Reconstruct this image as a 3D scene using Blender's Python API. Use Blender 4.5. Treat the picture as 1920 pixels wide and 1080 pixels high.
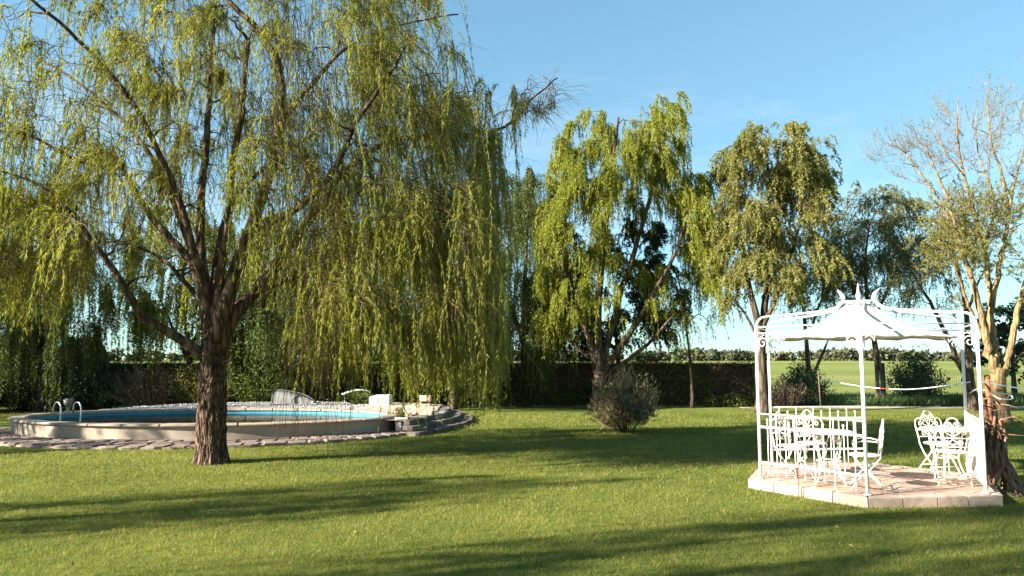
import bpy, math
import numpy as np
from mathutils import Vector

for o in list(bpy.data.objects): bpy.data.objects.remove(o)
sc = bpy.context.scene
COL = sc.collection
R = math.radians

# ------------------------------------------------------------------ camera, sky, sun, exposure
F, H = 1387.0, 1.93
PITCH = math.atan(132 / F)
CP, SP = math.cos(PITCH), math.sin(PITCH)
cam = bpy.data.objects.new('camera', bpy.data.cameras.new('camera'))
COL.objects.link(cam)
cam.location = (0, 0, H)
cam.rotation_euler = (R(90) + PITCH, 0, 0)
cam.data.sensor_width = 36; cam.data.lens = 36 * F / 1920
cam.data.clip_start = .1; cam.data.clip_end = 6000
sc.camera = cam
sc.render.engine = 'CYCLES'
sc.render.resolution_x, sc.render.resolution_y = 1024, 576
sc.view_settings.view_transform = 'Standard'
sc.view_settings.look = 'None'
sc.view_settings.gamma = 1
sc.view_settings.use_curve_mapping = False
sc.view_settings.exposure = 2.25

SUN_EL, SHADOW_AZ = R(23), R(21)
world = bpy.data.worlds.new('World'); sc.world = world
world.use_nodes = True
wn = world.node_tree.nodes; wl = world.node_tree.links
sky = wn.new('ShaderNodeTexSky'); sky.sky_type = 'NISHITA'; sky.sun_disc = False
sky.sun_elevation = SUN_EL
sky.sun_rotation = math.atan2(-math.cos(SHADOW_AZ), -math.sin(SHADOW_AZ))
sky.air_density = 1.0; sky.dust_density = 0.0; sky.ozone_density = 0.6
bg = wn['Background']; bg.inputs['Strength'].default_value = 0.077
tnt = wn.new('ShaderNodeMixRGB'); tnt.blend_type = 'MULTIPLY'; tnt.inputs['Fac'].default_value = 1; tnt.inputs['Color2'].default_value = (.60, .95, 1.10, 1)
wgm = wn.new('ShaderNodeGamma'); wgm.inputs['Gamma'].default_value = .6; wl.new(sky.outputs['Color'], wgm.inputs['Color']); wl.new(wgm.outputs['Color'], tnt.inputs['Color1'])
# faint high cloud over the whole sky
wtc = wn.new('ShaderNodeTexCoord'); wmp = wn.new('ShaderNodeMapping'); wmp.inputs['Scale'].default_value = (1.2, 2.6, 5.0); wl.new(wtc.outputs['Generated'], wmp.inputs['Vector'])
wno = wn.new('ShaderNodeTexNoise'); wno.inputs['Scale'].default_value = 1.6; wno.inputs['Detail'].default_value = 7; wno.inputs['Roughness'].default_value = .62; wl.new(wmp.outputs['Vector'], wno.inputs['Vector'])
def wmap(lo, hi):
    m = wn.new('ShaderNodeMapRange'); m.inputs['From Min'].default_value = .48; m.inputs['From Max'].default_value = .78; m.inputs['To Min'].default_value = lo; m.inputs['To Max'].default_value = hi
    wl.new(wno.outputs['Fac'], m.inputs['Value']); return m.outputs['Result']
whs = wn.new('ShaderNodeHueSaturation'); wl.new(tnt.outputs['Color'], whs.inputs['Color']); wl.new(wmap(1.0, .62), whs.inputs['Saturation']); wl.new(wmap(1.0, 1.12), whs.inputs['Value'])
wl.new(whs.outputs['Color'], bg.inputs['Color'])

sl = bpy.data.lights.new('sun', 'SUN'); sl.energy = 5.0; sl.angle = R(.53); sl.color = (1, .93, .80)
so = bpy.data.objects.new('sun', sl); COL.objects.link(so)
sdir = Vector((math.cos(SHADOW_AZ) * math.cos(SUN_EL), math.sin(SHADOW_AZ) * math.cos(SUN_EL), -math.sin(SUN_EL)))
so.rotation_euler = sdir.to_track_quat('-Z', 'Y').to_euler()
so.location = (-30, -15, 30)

# ------------------------------------------------------------------ helpers
def ray(px, py):
    u = (px - 960) / F; v = (540 - py) / F
    return np.array([u, CP - v * SP, SP + v * CP])
def gp(px, py, z=0.0):
    d = ray(px, py); return np.array([0, 0, H]) + d * ((z - H) / d[2])
def pp(px, py, Y):
    d = ray(px, py); return np.array([0, 0, H]) + d * (Y / d[1])
def line(pts, Y):
    Ys = Y if hasattr(Y, '__len__') else [Y] * len(pts)
    return np.array([pp(a, b, y) for (a, b), y in zip(pts, Ys)])

def mesh_np(name, V, Fq=None, Ft=None, mats=(), smooth=False, attr=None, midx=None):
    me = bpy.data.meshes.new(name)
    V = np.asarray(V, np.float32)
    me.vertices.add(len(V)); me.vertices.foreach_set('co', V.ravel())
    parts = []; tot = []
    if Fq is not None and len(Fq): parts.append(np.asarray(Fq, np.int32).ravel()); tot.append(np.full(len(Fq), 4, np.int32))
    if Ft is not None and len(Ft): parts.append(np.asarray(Ft, np.int32).ravel()); tot.append(np.full(len(Ft), 3, np.int32))
    L = np.concatenate(parts); T = np.concatenate(tot)
    me.loops.add(len(L)); me.loops.foreach_set('vertex_index', L)
    me.polygons.add(len(T))
    st = np.concatenate([[0], np.cumsum(T)[:-1]]).astype(np.int32)
    me.polygons.foreach_set('loop_start', st); me.polygons.foreach_set('loop_total', T)
    me.polygons.foreach_set('use_smooth', np.full(len(T), bool(smooth)))
    if midx is not None: me.polygons.foreach_set('material_index', np.asarray(midx, np.int32))
    for m in (mats if isinstance(mats, (list, tuple)) else [mats]): me.materials.append(m)
    if attr is not None:
        a = me.attributes.new('tint', 'FLOAT', 'POINT'); a.data.foreach_set('value', np.asarray(attr, np.float32))
    me.update(calc_edges=True)
    return me

def tag(o, label=None, cat=None, group=None, kind=None):
    if label: o['label'] = label
    if cat: o['category'] = cat
    if group: o['group'] = group
    if kind: o['kind'] = kind
    return o
def link(name, data, parent=None):
    o = bpy.data.objects.new(name, data); COL.objects.link(o)
    if parent is not None:
        o.parent = parent
    return o
def empty(name, loc, label, cat, group=None, rz=0):
    o = bpy.data.objects.new(name, None); COL.objects.link(o)
    o.location = Vector([float(v) for v in loc]); o.rotation_euler = (0, 0, rz); o.empty_display_size = .2
    return tag(o, label, cat, group)
def copy_tree(o, parent=None):
    c = o.copy(); COL.objects.link(c); c.parent = parent
    for ch in list(o.children): copy_tree(ch, c)
    return c

class MB:
    """collects vertices and faces of one mesh object"""
    def __init__(s): s.V = []; s.Q = []; s.T = []; s.n = 0; s.A = []
    def add(s, V, Q=None, T=None, a=0.5):
        V = np.asarray(V, float).reshape(-1, 3)
        if Q is not None and len(Q): s.Q.append(np.asarray(Q) + s.n)
        if T is not None and len(T): s.T.append(np.asarray(T) + s.n)
        s.V.append(V); s.n += len(V)
        s.A.append(np.full(len(V), a) if np.isscalar(a) else np.asarray(a))
        return s
    def tube(s, P, r, k=8, caps=True, closed=False):
        P = np.asarray(P, float); n = len(P)
        r = np.full(n, r) if np.isscalar(r) else np.asarray(r, float)
        if closed: tg = np.roll(P, -1, 0) - np.roll(P, 1, 0)
        else: tg = np.gradient(P, axis=0)
        tg /= np.linalg.norm(tg, axis=1)[:, None] + 1e-12
        ref = np.array([0, 0, 1.]) if abs(tg[0][2]) < .9 else np.array([1., 0, 0])
        N = np.zeros((n, 3)); v = ref - tg[0] * ref.dot(tg[0]); N[0] = v / np.linalg.norm(v)
        for i in range(1, n):
            v = N[i - 1] - tg[i] * N[i - 1].dot(tg[i]); N[i] = v / (np.linalg.norm(v) + 1e-12)
        B = np.cross(tg, N)
        a = np.arange(k) * 2 * math.pi / k
        V = P[:, None] + r[:, None, None] * (np.cos(a)[None, :, None] * N[:, None] + np.sin(a)[None, :, None] * B[:, None])
        i, j = np.meshgrid(np.arange(n if closed else n - 1), np.arange(k), indexing='ij')
        i2 = (i + 1) % n; j2 = (j + 1) % k
        Q = np.stack([i * k + j, i * k + j2, i2 * k + j2, i2 * k + j], -1).reshape(-1, 4)
        V = V.reshape(-1, 3); T = None
        if caps and not closed:
            V = np.vstack([V, P[0], P[-1]]); c0, c1 = n * k, n * k + 1; jj = np.arange(k); j2 = (jj + 1) % k
            T = np.vstack([np.stack([np.full(k, c0), j2, jj], 1), np.stack([np.full(k, c1), (n - 1) * k + jj, (n - 1) * k + j2], 1)])
        return s.add(V, Q, T)
    def box(s, c, d, rz=0, taper=1.0):
        x, y, z = np.asarray(d) / 2
        V = np.array([[sx * x * (taper if sz > 0 else 1), sy * y * (taper if sz > 0 else 1), sz * z] for sz in (-1, 1) for sx, sy in ((-1, -1), (1, -1), (1, 1), (-1, 1))])
        cr, sr = math.cos(rz), math.sin(rz)
        V = np.stack([V[:, 0] * cr - V[:, 1] * sr, V[:, 0] * sr + V[:, 1] * cr, V[:, 2]], 1) + np.asarray(c)
        return s.add(V, [[3, 2, 1, 0], [4, 5, 6, 7], [0, 1, 5, 4], [1, 2, 6, 5], [2, 3, 7, 6], [3, 0, 4, 7]])
    def prism(s, poly, z0, z1, bevel=0.0):
        poly = np.asarray(poly, float)[:, :2]; n = len(poly); c = poly.mean(0)
        zz1 = np.full(n, z1) if np.isscalar(z1) else np.asarray(z1)
        rings = [np.c_[poly, np.full(n, z0)]]
        if bevel > 0:
            d = poly - c; L = np.linalg.norm(d, axis=1)[:, None] + 1e-9
            rings.append(np.c_[poly, zz1 - bevel]); rings.append(np.c_[c + d * np.maximum(0, 1 - bevel / L), zz1])
        else: rings.append(np.c_[poly, zz1])
        m = len(rings); V = np.vstack(rings + [np.r_[c, z0][None], np.r_[c, zz1.mean()][None]])
        jj = np.arange(n); j2 = (jj + 1) % n; Q = []
        for i in range(m - 1): Q.append(np.stack([i * n + jj, i * n + j2, (i + 1) * n + j2, (i + 1) * n + jj], 1))
        T = np.vstack([np.stack([np.full(n, m * n), j2, jj], 1), np.stack([np.full(n, m * n + 1), (m - 1) * n + jj, (m - 1) * n + j2], 1)])
        return s.add(V, np.vstack(Q), T)
    def lathe(s, prof, c=(0, 0, 0), k=24):
        prof = np.asarray(prof, float); n = len(prof); a = np.arange(k) * 2 * math.pi / k
        V = np.stack([prof[:, 0][:, None] * np.cos(a), prof[:, 0][:, None] * np.sin(a), np.repeat(prof[:, 1][:, None], k, 1)], -1).reshape(-1, 3) + np.asarray(c)
        i, j = np.meshgrid(np.arange(n - 1), np.arange(k), indexing='ij'); j2 = (j + 1) % k
        return s.add(V, np.stack([i * k + j, i * k + j2, (i + 1) * k + j2, (i + 1) * k + j], -1).reshape(-1, 4))
    def mesh(s, name, mats, smooth=False, attr=False):
        return mesh_np(name, np.vstack(s.V), np.vstack(s.Q) if s.Q else None, np.vstack(s.T) if s.T else None, mats, smooth, np.concatenate(s.A) if attr else None)
    def build(s, name, mats, parent=None, smooth=False, attr=False):
        return link(name, s.mesh(name, mats, smooth, attr), parent)

def spline(P, n):
    """Catmull-Rom through P, n samples"""
    P = np.asarray(P, float); m = len(P)
    Q = np.vstack([2 * P[0] - P[1], P, 2 * P[-1] - P[-2]])
    t = np.linspace(0, m - 1 - 1e-9, n); i = t.astype(int); f = (t - i)[:, None]
    a, b, c, d = Q[i], Q[i + 1], Q[i + 2], Q[i + 3]
    return .5 * (2 * b + (c - a) * f + (2 * a - 5 * b + 4 * c - d) * f ** 2 + (3 * b - a - 3 * c + d) * f ** 3)

# ------------------------------------------------------------------ materials
def mat(name, build):
    m = bpy.data.materials.new(name); m.use_nodes = True
    nt = m.node_tree; build(nt, nt.nodes, nt.links, nt.nodes['Principled BSDF']); return m
def noise(n, l, scale, detail=4, rough=.6, coord='Object', vec=None, stretch=None):
    t = n.new('ShaderNodeTexNoise'); t.inputs['Scale'].default_value = scale; t.inputs['Detail'].default_value = detail; t.inputs['Roughness'].default_value = rough
    if vec is None:
        tc = n.new('ShaderNodeTexCoord'); vec = tc.outputs[coord]
    if stretch:
        mp = n.new('ShaderNodeMapping'); mp.inputs['Scale'].default_value = stretch; l.new(vec, mp.inputs['Vector']); vec = mp.outputs['Vector']
    l.new(vec, t.inputs['Vector']); return t
def ramp(n, l, fac, stops):
    r = n.new('ShaderNodeValToRGB'); e = r.color_ramp.elements
    while len(e) < len(stops): e.new(.5)
    for k, (p, c) in enumerate(stops): e[k].position = p; e[k].color = (*c, 1)
    l.new(fac, r.inputs['Fac']); return r
def bump(n, l, h, strength, dist, bsdf):
    b = n.new('ShaderNodeBump'); b.inputs['Strength'].default_value = strength; b.inputs['Distance'].default_value = dist
    l.new(h, b.inputs['Height']); l.new(b.outputs['Normal'], bsdf.inputs['Normal'])
def simple(name, stops, scale=6, rough=.7, bs=.3, bd=.01, detail=6, stretch=None, metal=0, spec=.4, coord='Object'):
    def f(nt, n, l, b):
        t = noise(n, l, scale, detail, stretch=stretch, coord=coord)
        l.new(ramp(n, l, t.outputs['Fac'], stops).outputs['Color'], b.inputs['Base Color'])
        b.inputs['Roughness'].default_value = rough; b.inputs['Metallic'].default_value = metal; b.inputs['Specular IOR Level'].default_value = spec
        if bs: bump(n, l, t.outputs['Fac'], bs, bd, b)
    return mat(name, f)
def leafmat(name, c0, c1, c2, trans=.4, rough=.55):
    def f(nt, n, l, b):
        a = n.new('ShaderNodeAttribute'); a.attribute_name = 'tint'
        r = ramp(n, l, a.outputs['Fac'], [(0, c0), (.5, c1), (1, c2)])
        l.new(r.outputs['Color'], b.inputs['Base Color']); b.inputs['Roughness'].default_value = rough; b.inputs['Specular IOR Level'].default_value = .3
        tr = n.new('ShaderNodeBsdfTranslucent'); mx = n.new('ShaderNodeMixShader'); mx.inputs['Fac'].default_value = trans
        g = n.new('ShaderNodeMixRGB'); g.blend_type = 'MULTIPLY'; g.inputs['Fac'].default_value = 1; g.inputs['Color2'].default_value = (1.25, 1.2, .6, 1)
        l.new(r.outputs['Color'], g.inputs['Color1']); l.new(g.outputs['Color'], tr.inputs['Color'])
        l.new(b.outputs['BSDF'], mx.inputs[1]); l.new(tr.outputs['BSDF'], mx.inputs[2])
        l.new(mx.outputs['Shader'], n['Material Output'].inputs['Surface'])
    return mat(name, f)

M = {}
M['willow_leaf'] = leafmat('willow_leaf', (.09, .115, .015), (.19, .205, .026), (.33, .31, .065), .52)
M['gold_leaf'] = leafmat('gold_leaf', (.125, .15, .016), (.20, .22, .024), (.29, .30, .045), .48)
M['green_leaf'] = leafmat('green_leaf', (.04, .065, .014), (.075, .105, .02), (.13, .155, .035))
M['olive_leaf'] = leafmat('olive_leaf', (.11, .125, .034), (.195, .195, .055), (.31, .28, .10), .45)
M['grey_leaf'] = leafmat('grey_leaf', (.07, .09, .045), (.14, .16, .075), (.24, .24, .13), .45)
M['dark_leaf'] = leafmat('dark_leaf', (.012, .028, .014), (.025, .05, .02), (.05, .085, .03), .2)
M['oleander_leaf'] = leafmat('oleander_leaf', (.11, .085, .04), (.21, .165, .09), (.36, .28, .17), .3)
M['dry_leaf'] = leafmat('dry_leaf', (.022, .016, .010), (.055, .040, .025), (.14, .10, .062), .15)
M['litter'] = leafmat('litter', (.12, .09, .035), (.20, .15, .06), (.28, .22, .10), .2)
M['far_leaf'] = leafmat('far_leaf', (.035, .045, .022), (.065, .07, .034), (.11, .105, .05), .15)
M['grass_blade'] = leafmat('grass_blade', (.06, .088, .012), (.125, .15, .021), (.26, .235, .06), .42)
M['rough_grass'] = leafmat('rough_grass', (.03, .07, .015), (.06, .11, .02), (.11, .15, .035), .3)
M['twig'] = simple('twig', [(.3, (.10, .065, .03)), (.7, (.24, .17, .07))], 3, .8, 0)
M['tangle'] = simple('tangle', [(.3, (.075, .045, .025)), (.7, (.20, .13, .07))], 3, .85, 0)
M['bare_twig'] = simple('bare_twig', [(.3, (.11, .075, .042)), (.7, (.20, .14, .08))], 3, .8, 0)
def bark(name, c0, c1, c2, sc_=9, st=1.0):
    def f(nt, n, l, b):
        w = noise(n, l, 1.7, 3)
        tc = n.new('ShaderNodeTexCoord'); mp = n.new('ShaderNodeMapping'); mp.inputs['Scale'].default_value = (1, 1, .2)
        mxv = n.new('ShaderNodeMixRGB'); mxv.inputs['Fac'].default_value = .12
        l.new(tc.outputs['Object'], mxv.inputs['Color1']); l.new(w.outputs['Color'], mxv.inputs['Color2'])
        l.new(mxv.outputs['Color'], mp.inputs['Vector'])
        v = n.new('ShaderNodeTexVoronoi'); v.feature = 'DISTANCE_TO_EDGE'; v.inputs['Scale'].default_value = sc_; l.new(mp.outputs['Vector'], v.inputs['Vector'])
        t = noise(n, l, 30, 6, .7, vec=mp.outputs['Vector'])
        ad = n.new('ShaderNodeMath'); ad.operation = 'MULTIPLY_ADD'; ad.inputs[1].default_value = 2.2; l.new(v.outputs['Distance'], ad.inputs[0])
        sb = n.new('ShaderNodeMath'); sb.operation = 'MULTIPLY'; sb.inputs[1].default_value = .55; l.new(t.outputs['Fac'], sb.inputs[0]); l.new(sb.outputs[0], ad.inputs[2])
        l.new(ramp(n, l, ad.outputs[0], [(.22, c0), (.5, c1), (.9, c2)]).outputs['Color'], b.inputs['Base Color'])
        b.inputs['Roughness'].default_value = .9; b.inputs['Specular IOR Level'].default_value = .2
        bump(n, l, ad.outputs[0], st, .03, b)
    return mat(name, f)
M['bark'] = bark('bark', (.014, .009, .006), (.08, .048, .033), (.18, .118, .082), 21, 1.0)
M['limb_bark'] = bark('limb_bark', (.018, .011, .008), (.068, .043, .030), (.14, .092, .062), 9, .9)
M['dark_bark'] = bark('dark_bark', (.02, .014, .010), (.06, .042, .03), (.12, .085, .06), 7, .7)
M['pale_bark'] = bark('pale_bark', (.10, .062, .032), (.20, .135, .062), (.27, .19, .092), 10, .7)
M['white_iron'] = simple('white_iron', [(.25, (.46, .41, .33)), (.40, (.68, .655, .60)), (1, (.72, .70, .66))], 9, .45, .1, .002)
M['cream_iron'] = simple('cream_iron', [(.25, (.45, .40, .29)), (.40, (.67, .63, .53)), (1, (.71, .68, .59))], 9, .45, .1, .002)
M['canopy'] = None
def canopy_f(nt, n, l, b):
    t = noise(n, l, 2.2, 5)
    r = ramp(n, l, t.outputs['Fac'], [(.3, (.50, .46, .39)), (.6, (.64, .61, .55))])
    l.new(r.outputs['Color'], b.inputs['Base Color']); b.inputs['Roughness'].default_value = .85
    w = noise(n, l, 5, 3); bump(n, l, w.outputs['Fac'], .5, .03, b)
    tr = n.new('ShaderNodeBsdfTranslucent'); tr.inputs['Color'].default_value = (.55, .42, .28, 1); mx = n.new('ShaderNodeMixShader'); mx.inputs['Fac'].default_value = .18
    l.new(b.outputs['BSDF'], mx.inputs[1]); l.new(tr.outputs['BSDF'], mx.inputs[2]); l.new(mx.outputs['Shader'], n['Material Output'].inputs['Surface'])
M['canopy'] = mat('canopy', canopy_f)
M['tile'] = simple('tile', [(.3, (.27, .165, .12)), (.5, (.38, .25, .19)), (.75, (.46, .33, .27))], 3.5, .8, .25, .004, 8)
M['grout'] = simple('grout', [(.3, (.20, .15, .12)), (.7, (.33, .27, .22))], 14, .95, .4, .004)
M['edge_stone'] = simple('edge_stone', [(.3, (.28, .19, .14)), (.55, (.40, .29, .225)), (.8, (.47, .37, .30))], 7, .85, .4, .006, 8)
M['render_wall'] = simple('render_wall', [(.3, (.24, .185, .14)), (.5, (.32, .26, .205)), (.8, (.37, .31, .255))], 2.5, .85, .25, .004, 8)
M['coping'] = simple('coping', [(.3, (.25, .185, .135)), (.55, (.33, .255, .195)), (.8, (.38, .31, .25))], 5, .7, .2, .004, 8)
M['flagstone'] = simple('flagstone', [(.25, (.10, .07, .058)), (.5, (.18, .13, .105)), (.8, (.27, .205, .17))], 4, .85, .6, .012, 8, coord='Generated')
M['rock'] = simple('rock', [(.3, (.05, .042, .036)), (.55, (.11, .09, .075)), (.8, (.19, .155, .13))], 3, .9, .8, .03, 9)
M['pebble'] = simple('pebble', [(.3, (.20, .19, .18)), (.5, (.36, .34, .33)), (.8, (.55, .52, .50))], 9, .8, 0)
M['gravel'] = simple('gravel', [(.3, (.10, .095, .09)), (.6, (.30, .285, .27))], 30, .95, .8, .02)
M['liner'] = simple('liner', [(.3, (.025, .19, .29)), (.7, (.04, .26, .36))], 1.5, .5, 0)
def water_f(nt, n, l, b):
    n.remove(b)
    tr = n.new('ShaderNodeBsdfTransparent'); tr.inputs['Color'].default_value = (.05, .20, .30, 1)
    gl = n.new('ShaderNodeBsdfGlossy'); gl.inputs['Roughness'].default_value = .02
    t = noise(n, l, 3.0, 4); bp = n.new('ShaderNodeBump'); bp.inputs['Strength'].default_value = .3; bp.inputs['Distance'].default_value = .03
    l.new(t.outputs['Fac'], bp.inputs['Height']); l.new(bp.outputs['Normal'], gl.inputs['Normal'])
    fr = n.new('ShaderNodeFresnel'); fr.inputs['IOR'].default_value = 1.33; mx = n.new('ShaderNodeMixShader')
    l.new(fr.outputs['Fac'], mx.inputs['Fac']); l.new(tr.outputs['BSDF'], mx.inputs[1]); l.new(gl.outputs['BSDF'], mx.inputs[2])
    l.new(mx.outputs['Shader'], n['Material Output'].inputs['Surface'])
M['water'] = mat('water', water_f)
M['steel'] = simple('steel', [(.3, (.55, .55, .55)), (.7, (.7, .7, .7))], 5, .25, 0, metal=1)
M['white_plastic'] = simple('white_plastic', [(.3, (.60, .60, .58)), (.7, (.76, .75, .72))], 5, .5, .1, .005)
M['grey_plastic'] = simple('grey_plastic', [(.3, (.16, .16, .15)), (.7, (.28, .27, .26))], 4, .6, .3, .01)  # plastic's own grey, darkened to hold the shade behind the pool
M['terracotta'] = simple('terracotta', [(.3, (.36, .24, .18)), (.7, (.52, .40, .32))], 6, .85, .3, .005)
M['rust'] = simple('rust', [(.3, (.16, .05, .025)), (.6, (.28, .10, .05)), (.8, (.36, .16, .09))], 14, .85, .3, .004)
M['vine'] = simple('vine', [(.3, (.05, .026, .016)), (.55, (.17, .092, .055)), (.8, (.30, .19, .12))], 16, .9, 1.0, .03, stretch=(1, 1, .35))
M['fence_wood'] = simple('fence_wood', [(.3, (.035, .028, .022)), (.7, (.10, .08, .062))], 8, .9, .5, .01, stretch=(.3, 1, 4))
M['fence_panel'] = simple('fence_panel', [(.3, (.018, .015, .011)), (.55, (.04, .032, .022)), (.8, (.075, .06, .042))], 12, .95, .8, .03, stretch=(1, 1, .5))
M['mesh_wire'] = simple('mesh_wire', [(.3, (.03, .07, .045)), (.7, (.05, .10, .065))], 5, .5, 0)
M['tape_white'] = simple('tape_white', [(.3, (.7, .7, .7)), (.7, (.8, .8, .8))], 5, .5, 0)
M['tape_red'] = simple('tape_red', [(.3, (.35, .07, .05)), (.7, (.42, .10, .07))], 5, .5, 0)
M['rope'] = simple('rope', [(.3, (.05, .045, .04)), (.7, (.10, .09, .08))], 9, .9, 0)
M['path'] = simple('path', [(.3, (.26, .22, .16)), (.6, (.38, .33, .25))], 5, .95, .4, .01)
M['soil'] = simple('soil', [(.3, (.06, .045, .03)), (.7, (.16, .12, .08))], 12, .95, .8, .03)
def lawn_f(nt, n, l, b):
    t1 = noise(n, l, .55, 5, .65); t2 = noise(n, l, 26, 5, .75); t3 = noise(n, l, 4.5, 4, .6)
    a = n.new('ShaderNodeMath'); a.operation = 'MULTIPLY_ADD'; a.inputs[1].default_value = .55; l.new(t2.outputs['Fac'], a.inputs[0])
    b2 = n.new('ShaderNodeMath'); b2.operation = 'MULTIPLY_ADD'; b2.inputs[1].default_value = .35; l.new(t1.outputs['Fac'], b2.inputs[0])
    c2 = n.new('ShaderNodeMath'); c2.operation = 'MULTIPLY'; c2.inputs[1].default_value = .25; l.new(t3.outputs['Fac'], c2.inputs[0])
    l.new(c2.outputs[0], b2.inputs[2]); l.new(b2.outputs[0], a.inputs[2])
    l.new(ramp(n, l, a.outputs[0], [(.36, (.03, .045, .010)), (.52, (.09, .115, .018)), (.66, (.16, .175, .03)), (.82, (.24, .20, .07))]).outputs['Color'], b.inputs['Base Color'])  # ground tones darkened to stand for self-shadow between the blades
    b.inputs['Roughness'].default_value = .9; b.inputs['Specular IOR Level'].default_value = .15
    bump(n, l, t2.outputs['Fac'], .9, .035, b)
M['lawn'] = mat('lawn', lawn_f)
def field_f(nt, n, l, b):
    t1 = noise(n, l, .02, 4, .6, stretch=(.12, 1, 1)); t2 = noise(n, l, 1.3, 6, .75)
    a = n.new('ShaderNodeMath'); a.operation = 'MULTIPLY_ADD'; a.inputs[1].default_value = .35; l.new(t2.outputs['Fac'], a.inputs[0]); l.new(t1.outputs['Fac'], a.inputs[2])
    l.new(ramp(n, l, a.outputs[0], [(.48, (.075, .115, .022)), (.64, (.12, .155, .03)), (.76, (.20, .20, .06)), (.86, (.32, .28, .12))]).outputs['Color'], b.inputs['Base Color'])
    b.inputs['Roughness'].default_value = .95; b.inputs['Specular IOR Level'].default_value = .1
    bump(n, l, t2.outputs['Fac'], .8, .1, b)
M['field'] = mat('field', field_f)

# ------------------------------------------------------------------ ground, lawn (both with the pool's pit cut out)
PC = np.array([-8.12, 20.2]); PA, PB = 5.08, 2.95          # pool centre, outer semi-axes of the coping
FY = 30.0                                                  # fence line
def ell(t, a, b): return np.stack([PC[0] + a * np.cos(t), PC[1] + b * np.sin(t)], -1)
def in_ell(x, y, a, b): return ((x - PC[0]) / a) ** 2 + ((y - PC[1]) / b) ** 2 < 1
TH = np.linspace(0, 2 * np.pi, 128, endpoint=False)
def ring_sheet(name, outer, z, m, fr=(0, .02, .06, .15, .35, 1)):
    inner = ell(TH, PA - .36, PB - .36)
    V = np.concatenate([np.c_[inner + (outer - inner) * f, np.full(len(TH), z)] for f in fr]); n = len(TH)
    i, j = np.meshgrid(np.arange(len(fr) - 1), np.arange(n), indexing='ij'); j2 = (j + 1) % n
    o = link(name, mesh_np(name, V, np.stack([i * n + j, (i + 1) * n + j, (i + 1) * n + j2, i * n + j2], -1).reshape(-1, 4), None, m))
    return tag(o, kind='structure')
ring_sheet('ground', PC + 2500 * np.stack([np.cos(TH), np.sin(TH)], -1), -.004, M['field'], (0, .002, .006, .02, .06, .2, 1))
def rect_outer(x0, x1, y0, y1):
    d = np.stack([np.cos(TH), np.sin(TH)], -1); out = []
    for dx, dy in d:
        t = min((x1 - PC[0]) / dx if dx > 1e-9 else 1e9, (x0 - PC[0]) / dx if dx < -1e-9 else 1e9, (y1 - PC[1]) / dy if dy > 1e-9 else 1e9, (y0 - PC[1]) / dy if dy < -1e-9 else 1e9)
        out.append(PC + t * np.array([dx, dy]))
    return np.array(out)
ring_sheet('lawn', rect_outer(-45, 45, -25, FY - .5), 0.0, M['lawn'])
pth = MB(); pth.box((26, FY - .42, .008), (34, 1.1, .008)); tag(pth.build('path', M['path']), kind='structure')

# ------------------------------------------------------------------ plants
def unit(v): return v / (np.linalg.norm(v, axis=-1, keepdims=True) + 1e-9)
def grow(rng, stems, targets, r_end=.008, kr=.022, lift=.25, wob=.12):
    """greedy branching: every target is joined to the nearest point of the skeleton below it"""
    P = []; Rr = []
    for pts, rad in stems:
        P.append(pts[len(pts) // 4:]); Rr.append(rad[len(rad) // 4:])
    P = np.vstack(P); Rr = np.concatenate(Rr); out = []
    d0 = np.array([np.min(np.linalg.norm(P - t, axis=1)) for t in targets])
    for t in targets[np.argsort(d0)]:
        d = np.linalg.norm(P - t, axis=1) + .9 * np.maximum(0, P[:, 2] - t[2] + .15)
        j = int(np.argmin(d)); a = P[j]; L = np.linalg.norm(t - a)
        if L < .05: continue
        n = 6; s = np.linspace(0, 1, n)[:, None]
        pts = a + (t - a) * s + np.array([0, 0, 1]) * lift * L * (s * (1 - s)) * 2 + rng.normal(0, wob * L * .35, (n, 3)) * (s * (1 - s)) * 2
        r0 = min(Rr[j] * .75, kr * L ** .8 + r_end); rad = r0 + (r_end - r0) * s[:, 0]
        out.append((pts, rad)); P = np.vstack([P, pts[2:]]); Rr = np.concatenate([Rr, rad[2:]])
    return out
def strands(rng, S, D, L, side, g, K=7, sway=.06):
    """S starts, D horizontal-ish directions, L lengths -> (n,K,3) hanging paths"""
    n = len(S); t = np.linspace(0, 1, K)[None, :, None]
    P = S[:, None] + (L[:, None, None]) * (D[:, None] * side * (1 - np.exp(-3 * t)) + np.array([0, 0, -1]) * g * t ** 1.4)
    w = np.cumsum(rng.normal(0, 1, (n, K, 3)), 1) * sway * L[:, None, None] / K * np.array([1, 1, .4])
    w[:, 0] = 0
    return P + w
def strand_mesh(name, P, r, m, parent):
    P = P[:, np.unique(np.linspace(0, P.shape[1] - 1, min(4, P.shape[1])).round().astype(int))]
    n, K, _ = P.shape; a = np.array([0, 2.1, 4.2])
    off = np.stack([np.cos(a), np.sin(a), np.array([.6, -.6, 0])], -1)
    rr = (r[:, None] * np.linspace(1, .45, K)[None])[:, :, None, None]
    V = (P[:, :, None] + rr * off).reshape(-1, 3)
    s, k, j = np.meshgrid(np.arange(n), np.arange(K - 1), np.arange(3), indexing='ij'); j2 = (j + 1) % 3
    b = s * K * 3 + k * 3
    return link(name, mesh_np(name, V, np.stack([b + j, b + j2, b + 3 + j2, b + 3 + j], -1).reshape(-1, 4), None, m), parent)
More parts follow.
